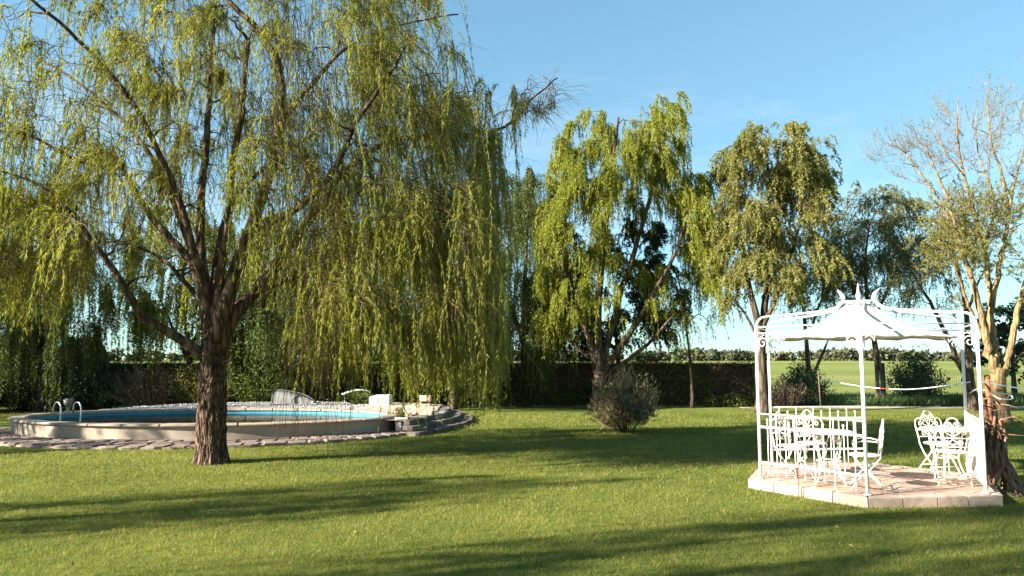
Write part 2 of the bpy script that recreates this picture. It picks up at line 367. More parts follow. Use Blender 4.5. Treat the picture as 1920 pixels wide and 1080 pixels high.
def leaf_mesh(rng, name, pos, dr, ln, wd, m, parent, tint=None, fold=.12, tri=False):
    n = len(pos); dr = unit(dr)
    w = unit(np.cross(dr, unit(rng.normal(size=(n, 3)))))
    nm = np.cross(dr, w)
    mid = pos + dr * (ln * .45)[:, None]
    V = np.stack([pos, mid + w * (wd / 2)[:, None] + nm * (wd * fold)[:, None], pos + dr * ln[:, None], mid - w * (wd / 2)[:, None] + nm * (wd * fold)[:, None]], 1).reshape(-1, 3)
    if tint is None: tint = rng.uniform(0, 1, n)
    if tri:
        q = pos + dr * (ln * .2)[:, None]; V = np.stack([q - w * (wd / 2)[:, None], q + w * (wd / 2)[:, None], pos + dr * ln[:, None]], 1).reshape(-1, 3)
        return link(name, mesh_np(name, V, None, np.arange(n * 3).reshape(-1, 3), m, attr=np.repeat(np.clip(tint, 0, 1), 3)), parent)
    o = link(name, mesh_np(name, V, np.arange(n * 4).reshape(-1, 4), None, m, attr=np.repeat(np.clip(tint, 0, 1), 4)), parent)
    return o
def leaves_on(rng, P, count, lo=.08):
    """random positions and tangents along strands P; count per strand is proportional"""
    n, K, _ = P.shape
    s = rng.integers(0, n, count); t = rng.uniform(lo, 1, count) * (K - 1 - 1e-6); k = t.astype(int); f = (t - k)[:, None]
    a = P[s, k]; b = P[s, k + 1]
    return a + (b - a) * f, unit(b - a), s
def ell_targets(rng, ells, n, Y, dY):
    """ells: (px, py, rx, ry, weight) outlines read from the photo at distance Y"""
    w = np.array([e[4] for e in ells], float); w /= w.sum(); out = []
    for k in rng.choice(len(ells), n, p=w):
        e = ells[k]; v = unit(rng.normal(size=3)) * rng.uniform(.15, 1) ** .45
        y = Y + v[1] * (e[5] if len(e) > 5 else dY)
        c = pp(e[0], e[1], Y); s = Y / F
        out.append([c[0] + v[0] * e[2] * s, y, c[2] + v[2] * e[3] * s])
    return np.array(out)
def local(pts, base): return np.asarray(pts) - np.asarray(base)

def tree(name, label, cat, seed, base, stems, targets, nstr, slen, nleaf, lsize, leafm, barkm, side=.35, g=1.0, group=None, twig_r=.0035, up=.15, twigm='twig', lift=.25, sway=.06, zmin=None, tint_shift=0, r_end=.008, kr=.022, leaf_lo=.08, leaf_spread=.7, branchm=None):
    rng = np.random.default_rng(seed); base = np.asarray(base, float)
    root = empty(name, base, label, cat, group)
    st = []
    for i, (pts, r0, r1) in enumerate(stems):
        n = max(10, 5 * len(pts)); P = spline(pts, n); s = np.linspace(0, 1, n)
        rad = r0 + (r1 - r0) * s ** .8
        if i == 0: rad = rad * (1 + .45 * np.exp(-s * 14))
        P = P + rng.normal(0, .25, (n, 3)) * rad[:, None] * np.array([1, 1, .3]) * (i > 0)
        st.append((P, rad)); mb = MB(); mb.tube(local(P, base), rad, 12 if r0 > .08 else 8); o = mb.build('trunk' if i == 0 else 'limb', M[barkm], root, True)
    br = grow(rng, st, targets, r_end, kr, lift)
    mb = MB()
    for P, r in br: mb.tube(local(P, base), r, 5, False)
    if br: mb.build('branches', M[branchm or barkm], root, True)['kind'] = 'stuff'
    BP = np.array([b[0] for b in br])
    bw = rng.gamma(1.8, 1, len(BP)) + .1; k = rng.choice(len(BP), nstr, p=bw / bw.sum()); j = np.minimum(5, (6 * rng.uniform(.25, 1, nstr) ** .6).astype(int)); S = BP[k, j]
    c = np.mean(targets, 0); D = (S - c) * np.array([1, 1, .3]); D = unit(D) * .8 + rng.normal(0, .6, (nstr, 3)) + np.array([0, 0, up]); D = unit(D)
    L = rng.uniform(slen[0], slen[1], nstr)
    if zmin is not None:
        zm = zmin(S, rng); L = np.minimum(L, np.maximum(.15, (S[:, 2] - zm) / max(g, .3)))
    P = strands(rng, S, D, L, side, g, sway=sway)
    o = strand_mesh('twigs', P - base, twig_r * rng.uniform(.7, 1.3, nstr), M[twigm], root); o['kind'] = 'stuff'
    pL = L / L.sum()
    s = rng.choice(nstr, nleaf, p=pL); K = P.shape[1]; t = rng.uniform(leaf_lo, 1, nleaf) * (K - 1 - 1e-6); kk = t.astype(int); f = (t - kk)[:, None]
    a = P[s, kk]; b = P[s, kk + 1]; pos = a + (b - a) * f; tg = unit(b - a)
    dr = tg + rng.normal(0, leaf_spread, (nleaf, 3)) + np.array([0, 0, -.25 * g])
    stint = rng.normal(.5 + tint_shift, .16, nstr)
    ln = rng.uniform(.65, 1.25, nleaf) * lsize[0]; wd = rng.uniform(.7, 1.3, nleaf) * lsize[1]
    o = leaf_mesh(rng, 'crown', pos - base, dr, ln, wd, M[leafm], root, stint[s] + rng.normal(0, .15, nleaf), tri=True); o['kind'] = 'stuff'
    return root

#--WILLOW--
def big_willow():
    rng = np.random.default_rng(7); Y = 13.97; base = gp(395, 868)
    base[2] = 0
    T = lambda pts, dY: line(pts, [Y + d for d in (dY if hasattr(dY, '__len__') else np.linspace(0, dY, len(pts)))])
    lead = [(np.array([pp(396, 872, Y), pp(397, 780, Y), pp(399, 710, Y), pp(400, 660, Y), pp(400, 615, Y), pp(398, 580, Y)]), .272, .16)]
    lim = [
     (T([(385, 668), (345, 640), (300, 612), (262, 588), (240, 550), (207, 492), (172, 440), (147, 392), (122, 370)], -1.6), .105, .035),
     (T([(394, 640), (366, 505), (312, 436), (266, 370), (235, 310), (208, 284), (160, 262)], 1.2), .105, .03),
     (T([(397, 620), (378, 480), (378, 380), (386, 300), (390, 230), (396, 150), (402, 80), (408, -20)], 1.5), .10, .045),
     (T([(399, 620), (416, 490), (430, 400), (440, 300), (458, 220), (462, 150), (470, 60)], -1.4), .09, .04),
     (T([(402, 640), (438, 520), (470, 425), (500, 335), (522, 240), (526, 150), (500, 80), (430, 0)], -.6), .165, .05),
     (T([(404, 665), (437, 595), (482, 545), (540, 470), (592, 405), (640, 335), (705, 285), (765, 262), (870, 255), (955, 238), (1010, 185), (1052, 150)], 1.8), .15, .014),
     (T([(468, 430), (545, 398), (610, 340), (660, 250), (720, 160), (760, 90)], -2.6), .09, .02),
     (T([(392, 590), (350, 532), (300, 482), (250, 462), (200, 455), (120, 470)], 2.8), .06, .015),
     (T([(400, 610), (410, 480), (440, 380), (520, 300), (600, 250), (690, 220)], 4.2), .10, .02),
     (T([(396, 610), (350, 450), (300, 330), (230, 230), (150, 160), (60, 100)], 3.4), .09, .02),
     (T([(398, 610), (340, 390), (250, 200), (130, 60), (0, -40)], -2.8), .08, .02),
     (T([(485, 545), (560, 520), (660, 500), (760, 490), (850, 470)], 3.0), .07, .014),
     (T([(522, 240), (580, 160), (650, 90), (760, 40), (860, 20)], 1.0), .06, .014),
     (T([(235, 310), (150, 300), (60, 250), (-60, 240)], -.5), .05, .014),
     (T([(147, 392), (80, 350), (0, 320), (-90, 330)], -.5), .04, .012),
    ]
    root = empty('weeping_willow', base, 'large weeping willow with thick ridged trunk standing before the pool', 'tree')
    # trunk with ridged bark
    P = spline(lead[0][0], 90); s = np.linspace(0, 1, 90); rad = .272 + (.185 - .272) * s; rad *= (1 + .24 * np.exp(-s * 20)); rad[70:] *= np.linspace(1, .8, 20)
    mb = MB(); mb.tube(local(P, base), rad, 72); V = mb.V[0]; nv = 90 * 72
    ang = np.tile(np.arange(72) * 2 * np.pi / 72, 90); hh = np.repeat(s, 72) * 3.4
    rid = np.zeros(nv)
    for q in range(9):
        fr = rng.integers(6, 20); rid += np.sin(fr * ang + rng.uniform(0, 6) + rng.uniform(-5, 5) * hh + 1.3 * np.sin(hh * rng.uniform(3, 9) + rng.uniform(0, 6))) / 9
    rid = -np.abs(rid) * 2.2
    cen = np.repeat(local(P, base), 72, 0); dv = unit(V[:nv] - cen); V[:nv] += dv * (rid * .075 + .018)[:, None]
    mb.build('trunk', M['bark'], root, True)
    st = [(P, rad)]
    for pts, r0, r1 in lim:
        n = 6 * len(pts); Q = spline(pts, n); q = np.linspace(0, 1, n); rr = r0 + (r1 - r0) * q ** .7; rr *= 1 + .25 * np.exp(-q * 12)
        Q += np.cumsum(rng.normal(0, .012, (n, 3)), 0) * q[:, None] ** .5 * 0.9
        mb = MB(); mb.tube(local(Q, base), rr, 14); mb.build('limb', M['limb_bark'], root, True); st.append((Q, rr))
    # branch targets: outlines of the foliage masses in the photo at several depths
    el = [(90, 110, 150, 120, 1.0, 3), (60, 300, 170, 110, 1.5, 3), (-60, 420, 130, 130, 1.1, 3), (60, 450, 110, 90, 1.3, 2.5),
          (270, 230, 120, 100, .9, 3), (330, 330, 90, 90, .5, 3.5), (400, 180, 90, 90, .6, 3.5), (300, 60, 140, 70, .5, 3), (470, 120, 120, 110, .9, 3.5), (640, 80, 160, 100, 1.5, 3.5),
          (620, 240, 120, 110, 1.4, 3.5), (760, 170, 130, 90, 1.5, 3), (850, 260, 110, 90, 1.4, 2.5), (700, 400, 150, 110, 1.7, 3), (840, 430, 120, 100, 1.6, 2.5),
          (560, 400, 70, 110, .7, 3.5), (640, 540, 130, 80, 1.0, 2.5), (860, 560, 100, 70, .9, 2), (1000, 190, 50, 45, .7, 1), (920, 330, 40, 80, .4, 1.5), (460, -60, 300, 60, 1.2, 4), (330, 470, 70, 60, .4, 3.5), (760, 590, 150, 60, 1.1, 2.5), (600, 620, 60, 50, .5, 2), (930, 600, 30, 60, .4, 1.2), (60, 530, 90, 50, .8, 2), (760, -20, 100, 60, .5, 2)]
    tg = ell_targets(rng, el, 1350, Y, 3)
    br = grow(rng, st, tg, .007, .028, .14, .30)
    mb = MB()
    for p, r in br: mb.tube(local(p, base), r, 5, False)
    mb.build('branches', M['dark_bark'], root, True)['kind'] = 'stuff'
    BP = np.array([b[0] for b in br]); n = 13000
    bw = rng.gamma(.55, 1, len(BP)) + .08; k = rng.choice(len(BP), n, p=bw / bw.sum()); j = np.minimum(5, (6 * rng.uniform(.2, 1, n) ** .6).astype(int)); S = BP[k, j] + rng.normal(0, .04, (n, 3))
    c = np.array([base[0], Y, 5.]); D = unit(unit((S - c) * np.array([1, 1, .2])) * .6 + rng.normal(0, .65, (n, 3)) + np.array([0, 0, .35]))
    L = (rng.gamma(2.4, .30, n) + .22) * np.interp(S[:, 2], [3, 6, 9], [1.15, .72, .5])
    # lower hem of the foliage, read from the photo
    hx = [-400, 0, 60, 120, 165, 190, 215, 330, 352, 372, 430, 452, 480, 540, 565, 620, 660, 700, 735, 765, 785, 830, 900, 935, 955, 970, 985]
    hy = [640, 610, 640, 610, 590, 520, 455, 455, 520, 420, 430, 560, 620, 640, 690, 745, 700, 690, 760, 765, 700, 735, 735, 730, 560, 260, 150]
    px = 960 + F * S[:, 0] / (S[:, 1] * 1.0); hem = np.interp(px, hx, hy) - np.abs(rng.normal(0, 45, n)) + 8
    zm = H + (672 - hem) * S[:, 1] / F
    L = np.minimum(L, np.maximum(.12, (S[:, 2] - zm) * 1.0))
    # long curtains that reach down to the hem
    lg = rng.uniform(size=n) < np.where((px > 560) | (px < 190), .07, .015); L[lg] = np.clip((S[lg, 2] - zm[lg]) * rng.uniform(.6, 1, lg.sum()), .15, 4.2)
    D[:, 0] = np.where((px > 880) & (D[:, 0] > 0), D[:, 0] * .2, D[:, 0])
    sd = np.where(L > 1.6, .28, .55)[:, None]
    P = strands(rng, S, D * sd, L, 1.0, .95, K=8, sway=.20)
    o = strand_mesh('twigs', P - base, .0042 * rng.uniform(.7, 1.4, n), M['twig'], root); o['kind'] = 'stuff'
    # tangle of bare brown twigs among the branches
    nb_ = 5200; kb = rng.integers(0, len(BP), nb_); Sb = BP[kb, rng.integers(2, 6, nb_)]; Lb = rng.uniform(.3, 1.3, nb_)
    pxb = 960 + F * Sb[:, 0] / Sb[:, 1]; lb = (pxb > 480) & (pxb < 640); Lb[lb] *= 1.8
    hb = np.where(lb, .25, .85)[:, None]; Pb = strands(rng, Sb, unit(rng.normal(0, 1, (nb_, 3)) + np.array([0, 0, .2])) * hb, Lb, 1.0, .45, K=8, sway=.25); rt = pxb > 945; Pb[rt] = Sb[rt][:, None] + (unit(rng.normal(0, .5, (rt.sum(), 3)) + np.array([.8, 0, .5])) * Lb[rt, None] * .5)[:, None] * np.linspace(0, 1, 8)[None, :, None] + np.cumsum(rng.normal(0, .035, (rt.sum(), 8, 3)), 1) + np.array([0, 0, -.22]) * np.linspace(0, 1, 8)[None, :, None] ** 2; Pb[lb, :, 2] -= np.linspace(0, .6, 8)[None] * Lb[lb, None]
    o = strand_mesh('bare_twigs', Pb - base, .0048 * rng.uniform(.6, 1.4, nb_), M['tangle'], root); o['kind'] = 'stuff'
    bare = ((px > 500) & (px < 610) & (rng.uniform(size=n) < .6)) | (rng.uniform(size=n) < .08) | (px > 965)
    w = L * np.where(bare, .18, 1.0) * rng.gamma(4, .25, n)
    nl = 540000; s_ = rng.choice(n, nl, p=w / w.sum()); K = 8
    t = rng.uniform(.06, 1, nl) * (K - 1 - 1e-6); kk = t.astype(int); f = (t - kk)[:, None]
    a = P[s_, kk]; b = P[s_, kk + 1]; pos = a + (b - a) * f
    dr = unit(b - a) + rng.normal(0, .38, (nl, 3)) + np.array([0, 0, -.35])
    bt = rng.normal(.5, .16, len(BP)); ti = bt[k] + rng.normal(0, .10, n)
    o = leaf_mesh(rng, 'crown', pos - base, dr, rng.uniform(.06, .125, nl), rng.uniform(.009, .017, nl), M['willow_leaf'], root, ti[s_] + rng.normal(0, .15, nl), tri=True); o['kind'] = 'stuff'
    return root
big_willow()

#--BACKTREES--
def T_(pts, Y, r0, r1, dY=0): return (line(pts, np.linspace(Y, Y + dY, len(pts))), r0, r1)
def gbase(px, Y): return np.array([pp(px, 700, Y)[0], Y, 0.])
def trunk0(px, Y, pts, r0, r1): b = gbase(px, Y); return b, (np.vstack([[b - [0, 0, .05]], line(pts, Y)]), r0, r1)
def trees_behind():
    rng = np.random.default_rng(1)
    Y = 28.6; b, t0 = trunk0(1124, Y, [(1124, 700), (1120, 640), (1122, 560), (1135, 430), (1150, 300), (1160, 220)], .30, .04)
    tree('weeping_willow', 'tall golden-green weeping willow behind the oleander, tallest in the back row', 'tree', 11, b,
         [t0, T_([(1120, 690), (1090, 600), (1062, 520), (1042, 430)], Y, .15, .03, -1), T_([(1128, 700), (1180, 625), (1232, 540), (1272, 460), (1292, 380)], Y, .16, .03, -1.2),
          T_([(1126, 690), (1160, 560), (1205, 420), (1242, 280), (1252, 200)], Y, .16, .03, 1), T_([(1130, 705), (1215, 645), (1262, 592), (1300, 560)], Y, .10, .02, 1), T_([(1115, 680), (1070, 640), (1030, 620), (990, 560)], Y, .09, .02, 1)],
         ell_targets(rng, [(1150, 290, 105, 100, 3), (1248, 240, 50, 75, 1.1), (1295, 390, 45, 90, 1.5), (1230, 340, 70, 60, 1.2), (1095, 390, 80, 100, 2.2), (1065, 320, 40, 80, 1.1), (1042, 430, 30, 80, .8), (1318, 470, 25, 70, .7), (1150, 540, 110, 90, 1.1), (1260, 580, 70, 50, .5), (1060, 560, 60, 80, .8)], 420, Y, 2.6),
         6000, (.3, 1.3), 170000, (.16, .032), 'gold_leaf', 'dark_bark', .45, .85, 'willows along the back fence', .005, leaf_spread=.5)
    Y = 30.6; b, t0 = trunk0(985, Y, [(985, 690), (982, 600), (985, 500), (990, 400)], .24, .04)
    tree('weeping_willow', 'dark green weeping willow between the big willow and the golden one', 'tree', 12, b,
         [t0, T_([(984, 640), (950, 560), (930, 470)], Y, .12, .03), T_([(984, 620), (1020, 540), (1035, 440)], Y, .12, .03, 1)],
         ell_targets(rng, [(1000, 375, 55, 60, 1), (985, 450, 75, 80, 1.3), (960, 540, 70, 80, 1), (1020, 540, 50, 70, 1), (930, 620, 60, 50, .6), (1040, 450, 40, 80, .8), (1000, 620, 60, 40, .8)], 280, Y, 2.4),
         4200, (.5, 2.0), 110000, (.13, .036), 'green_leaf', 'dark_bark', .25, 1.0, 'willows along the back fence', .005)
    Y = 31.6; b, t0 = trunk0(1160, Y, [(1160, 690), (1155, 630), (1150, 560)], .16, .03)  # added tree: its dark leaves stand for the golden willow's shaded lower crown
    tree('shade_fill_tree', 'added dark tree standing in for the shaded lower leaves of the golden willow', 'tree', 19, b,
         [t0, T_([(1158, 660), (1100, 600), (1060, 540)], Y, .09, .02), T_([(1158, 650), (1210, 590), (1250, 530)], Y, .09, .02)],
         ell_targets(rng, [(1140, 540, 110, 90, 1.4), (1235, 560, 60, 80, .9), (1060, 560, 60, 90, .9), (1110, 630, 100, 35, .6), (1190, 470, 70, 60, .6)], 240, Y, 1.8),
         3000, (.3, .9), 80000, (.13, .055), 'dark_leaf', 'dark_bark', .7, .45, None, .005)
    Y = 26.6; b, t0 = trunk0(1429, Y, [(1428, 690), (1424, 620), (1405, 540), (1388, 450), (1380, 360)], .24, .03)
    tree('willow', 'tall olive-gold willow with fluttering top, rising behind the left gazebo post', 'tree', 13, b,
         [t0, T_([(1425, 650), (1440, 540), (1450, 420), (1458, 300), (1462, 250)], Y, .16, .02, .8), T_([(1424, 640), (1398, 590), (1376, 560)], Y, .07, .02), T_([(1428, 620), (1470, 520), (1500, 420), (1520, 330)], Y, .10, .02, -.6)],
         ell_targets(rng, [(1450, 290, 75, 60, 1.5), (1390, 300, 45, 60, .8), (1510, 330, 50, 80, 1.2), (1470, 400, 80, 80, 1.6), (1385, 430, 50, 90, 1.1), (1420, 520, 90, 70, .9), (1500, 480, 50, 60, .7)], 300, Y, 2.4),
         4200, (.3, 1.1), 125000, (.12, .042), 'olive_leaf', 'dark_bark', .6, .55, 'willows along the back fence', .005)
    Y = 30.9; b, t0 = trunk0(1517, Y, [(1516, 700), (1512, 640), (1505, 560), (1500, 470)], .16, .03)
    tree('young_tree', 'slender dark-stemmed tree with leaning stems, seen through the gazebo railing side', 'tree', 14, b,
         [t0, T_([(1522, 710), (1540, 665), (1556, 630), (1580, 560)], Y, .06, .015), T_([(1525, 705), (1545, 660), (1560, 610)], Y, .05, .015, .6), T_([(1512, 640), (1540, 560), (1560, 480)], Y, .07, .015)],
         ell_targets(rng, [(1510, 540, 60, 60, 1), (1560, 500, 50, 70, 1), (1580, 570, 40, 40, .6)], 110, Y, 1.6),
         1000, (.3, 1.0), 20000, (.11, .032), 'grey_leaf', 'dark_bark', .7, .4, None, .005)
    Y = 31.0; b, t0 = trunk0(1650, Y, [(1648, 700), (1642, 655), (1630, 590), (1622, 500), (1630, 420)], .19, .03)
    tree('grey_willow', 'grey-green bushy tree rising behind the gazebo canopy', 'tree', 15, b,
         [t0, T_([(1636, 620), (1600, 540), (1590, 470)], Y, .09, .02), T_([(1634, 610), (1670, 530), (1700, 450)], Y, .09, .02)],
         ell_targets(rng, [(1630, 400, 60, 50, 1.2), (1600, 470, 55, 60, 1.2), (1690, 430, 50, 60, 1.1), (1650, 500, 70, 50, 1), (1560, 520, 40, 40, .4)], 230, Y, 2.2),
         2600, (.3, 1.0), 44000, (.12, .04), 'grey_leaf', 'dark_bark', .7, .4, None, .005)
    Y = 28.0; b, t0 = trunk0(1819, Y, [(1817, 700), (1815, 650), (1812, 590), (1798, 510), (1780, 450)], .20, .03)
    tree('forked_tree', 'dark forked tree leaning left behind the right gazebo posts', 'tree', 16, b,
         [t0, T_([(1812, 715), (1782, 645), (1752, 582), (1722, 530), (1690, 478)], Y, .13, .02), T_([(1812, 600), (1830, 540), (1850, 500)], Y, .07, .02)],
         ell_targets(rng, [(1715, 470, 60, 50, 1), (1770, 470, 50, 50, 1), (1740, 540, 60, 40, .8), (1680, 520, 40, 40, .5)], 130, Y, 1.8),
         1200, (.25, .9), 22000, (.10, .028), 'grey_leaf', 'dark_bark', .7, .4, None, .0045)
    # pale twisted willow beside the gazebo
    Y = 22.5; b, t0 = trunk0(1874, Y, [(1872, 740), (1871, 715), (1873, 690)], .23, .21)
    cur = lambda pts, r0, r1, dY=0: T_(pts, Y, r0, r1, dY)
    tree('corkscrew_willow', 'pale-barked twisted willow with bare upper twigs at the right', 'tree', 17, b,
         [t0, cur([(1868, 705), (1850, 645), (1838, 585), (1822, 520), (1795, 430), (1765, 345), (1735, 275)], .14, .02, -.6), cur([(1870, 700), (1862, 625), (1858, 565), (1848, 480), (1828, 400), (1808, 330), (1795, 250), (1797, 180)], .125, .014, .5),
          cur([(1879, 705), (1896, 640), (1912, 570), (1928, 500), (1945, 400), (1950, 300)], .125, .03, .3), cur([(1860, 575), (1876, 490), (1890, 410), (1880, 330), (1858, 265), (1850, 170)], .09, .012, -.5),
          cur([(1890, 410), (1905, 330), (1925, 260), (1915, 190)], .05, .01, .8), cur([(1850, 640), (1815, 570), (1790, 500), (1760, 450)], .06, .012, -1), cur([(1845, 470), (1865, 380), (1835, 290), (1830, 220)], .05, .01, 1), cur([(1808, 330), (1770, 280), (1745, 220)], .035, .008), cur([(1822, 520), (1775, 400), (1700, 290), (1665, 265)], .06, .008, .8)],
         ell_targets(rng, [(1760, 290, 70, 60, 1.3), (1840, 280, 60, 80, 1.2), (1910, 270, 60, 90, 1.2), (1810, 400, 60, 60, 1), (1880, 430, 60, 70, 1), (1690, 280, 35, 30, .5), (1850, 190, 60, 40, .35)], 230, Y, 2.0),
         1000, (.25, 1.0), 4000, (.08, .025), 'olive_leaf', 'pale_bark', .75, -.55, None, .0045, .5, 'bare_twig', .05, .22, branchm='bare_twig')
    # its leafy shoots
    rng2 = np.random.default_rng(171); root = [o for o in COL.objects if o.name.startswith('corkscrew')][0]
    S = ell_targets(rng2, [(1830, 420, 60, 60, 1.4), (1790, 400, 40, 50, .8), (1870, 480, 60, 60, 1), (1770, 470, 60, 50, .7), (1920, 380, 40, 60, .7), (1800, 470, 60, 60, 1)], 900, Y, 1.4)
    P = strands(rng2, S, unit(rng2.normal(size=(900, 3)) + np.array([0, 0, .6])), rng2.uniform(.3, .8, 900), .7, -.1)
    o = strand_mesh('shoots', P - np.asarray(root.location), np.full(900, .004), M['bare_twig'], root); o['kind'] = 'stuff'
    pos, tg, s = leaves_on(rng2, P, 38000, 0); o = leaf_mesh(rng2, 'crown', pos - np.asarray(root.location), tg + rng2.normal(0, .7, pos.shape), rng2.uniform(.05, .11, 38000), rng2.uniform(.015, .028, 38000), M['olive_leaf'], root, tri=True); o['kind'] = 'stuff'
    Y = 36.0; b, t0 = trunk0(1900, Y, [(1900, 700), (1897, 640), (1893, 590)], .14, .04)
    tree('round_leaved_tree', 'dark broad-leaved tree at the right edge behind the pale willow', 'tree', 18, b, [t0],
         ell_targets(rng, [(1890, 600, 35, 45, 1.3), (1880, 660, 40, 30, .8), (1925, 690, 25, 20, .4), (1915, 610, 25, 40, .6)], 90, Y, 1.6), 500, (.2, .6), 7000, (.16, .13), 'dark_leaf', 'dark_bark', .8, .3)
    # left background, behind the pool
    spec = [(80, 27.5, 'green_leaf', [(60, 430, 110, 110, 1.3), (150, 520, 50, 90, .7), (20, 560, 90, 90, 1.2), (110, 620, 70, 60, .7), (-60, 480, 90, 120, 1)], 240, 52000, 'dark weeping willow at the far left behind the pool ladder', 21),
            (-30, 31.0, 'dark_leaf', [(-40, 560, 110, 120, 1), (60, 640, 90, 60, 1), (150, 660, 50, 40, .6)], 160, 30000, 'dark evergreen mass at the left edge under the willows', 22),
            (352, 29.0, 'willow_leaf', [(340, 430, 110, 90, 1), (290, 500, 60, 80, .7), (420, 540, 90, 80, 1), (500, 470, 80, 90, .8), (320, 580, 70, 50, .5)], 240, 52000, 'light green willow seen through the limbs behind the big trunk', 23),
            (536, 28.5, 'green_leaf', [(530, 560, 80, 70, 1), (470, 620, 50, 50, .7), (560, 480, 90, 70, .8)], 150, 28000, 'shaded willow behind the pool, nearest the thick trunk on its right', 24),
            (655, 29.5, 'green_leaf', [(650, 560, 90, 80, 1), (700, 480, 90, 80, 1), (610, 610, 60, 50, .7)], 150, 28000, 'shaded willow behind the middle of the gravel bed', 25),
            (850, 28.0, 'willow_leaf', [(840, 560, 90, 80, 1), (790, 610, 60, 60, .6), (890, 620, 60, 60, .8), (850, 470, 80, 70, .8)], 170, 34000, 'drooping willow just behind the stone steps', 26)]
    for px, Y, lm, els, nt, nl, lab, sd in spec:
        rg = np.random.default_rng(sd); top = els[0]
        b, t0 = trunk0(px, Y, [(px + 2, 700), (px + rg.uniform(-6, 6), 650), (px * .6 + top[0] * .4, 590), (top[0], top[1] + 20)], .19, .03)
        tree('weeping_willow' if lm != 'dark_leaf' else 'evergreen_tree', lab, 'tree', sd, b, [t0, T_([(px, 670), (px - 30, 610), (px - 60, 540)], Y, .09, .02, .8), T_([(px, 660), (px + 34, 590), (px + 60, 520)], Y, .09, .02, -.8)],
             ell_targets(rg, els, nt, Y, 2.2), 1900, (.4, 2.2), int(nl * 1.6), (.14, .042), lm, 'dark_bark', .25, 1.0, 'trees behind the pool', .005)
trees_behind()

# trees standing left of the frame; their shadows cross the lawn
def shade_trees():
    for k, (x, y, h, rx, nl, zc, lab) in enumerate([(-17, 4.9, 9.0, 1.5, 9500, .60, 'narrow willow left of the lawn, outside the picture, nearest the pool'), (-14, .9, 11.5, 1.9, 17000, .70, 'tall narrow willow left of the lawn, outside the picture, level with the camera'),
        (-21.5, 13.6, 8.5, 2.7, 36000, .52, 'willow left of the pool, outside the picture'), (-25, 18.5, 9.5, 3.6, 22000, .56, 'broad willow left of the pool, outside the picture'), (-26, 25.0, 10, 4.0, 22000, .56, 'willow at the far corner left of the pool, outside the picture')]):
        rg = np.random.default_rng(50 + k); b = np.array([x, y, 0.])
        st = [(np.array([b - [0, 0, .05], b + [.1, 0, 1.5], b + [0, .1, 3], b + [.2, -.1, h * .75]]), .26, .05)]
        for q in range(5):
            a = q * 1.26 + rg.uniform(-.3, .3); st.append((np.array([b + [0, 0, 2.2 + .2 * q], b + [.25 * rx * math.cos(a), .25 * rx * math.sin(a), 3.6], b + [rx * .7 * math.cos(a), rx * .7 * math.sin(a), h * .65]]), .12, .03))
        v = unit(rg.normal(size=(170, 3))) * rg.uniform(.2, 1, (170, 1)) ** .5
        tree('weeping_willow', lab, 'tree', 50 + k, b, st, b + np.array([0, 0, h * zc]) + v * np.array([rx, rx, h * (1 - zc)]), 900, (.5, 2.2), nl, (.15, .04), 'willow_leaf', 'bark', .3, .9, 'willows left of the lawn', .006)
shade_trees()

def shrub(name, label, seed, base, r, h, nst, nl, lsize, leafm, barkm='dark_bark', spread=.8, cat='shrub', group=None, lo=.25, droop=-.1):
    """many stems fanning from the base, leaves along them"""
    rng = np.random.default_rng(seed); base = np.asarray(base, float); root = empty(name, base, label, cat, group)
    a = rng.uniform(0, 2 * np.pi, nst); q = rng.uniform(0, 1, nst) ** .6; K = 7; t = np.linspace(0, 1, K)[None, :, None]
    D = np.stack([np.cos(a) * q * r, np.sin(a) * q * r, h * np.sqrt(np.maximum(.05, 1 - (q * .92) ** 2)) * rng.uniform(.7, 1.05, nst)], -1)
    S = np.stack([np.cos(a) * q * r * .18, np.sin(a) * q * r * .18, np.zeros(nst)], -1)
    P = S[:, None] + (D - S)[:, None] * t; P[..., :2] = S[:, None, :2] + (D - S)[:, None, :2] * t ** spread
    P += np.cumsum(rng.normal(0, 1, (nst, K, 3)), 1) * .035 * h / K ** .5 * t
    strand_mesh('stems', P, np.full(nst, .009) * rng.uniform(.6, 1.4, nst), M[barkm], root)['kind'] = 'stuff'
    pos, tg, s = leaves_on(rng, P, nl, lo); pos = pos + rng.normal(0, .05 * h, pos.shape) * np.array([1, 1, .7]); pos[:, 2] = np.abs(pos[:, 2])
    ti = rng.normal(.5, .18, nst)
    leaf_mesh(rng, 'foliage', pos, tg * .6 + rng.normal(0, .6, (nl, 3)) + np.array([0, 0, -droop]), rng.uniform(.6, 1.2, nl) * lsize[0], rng.uniform(.7, 1.2, nl) * lsize[1], M[leafm], root, ti[s] + rng.normal(0, .14, nl))['kind'] = 'stuff'
    return root
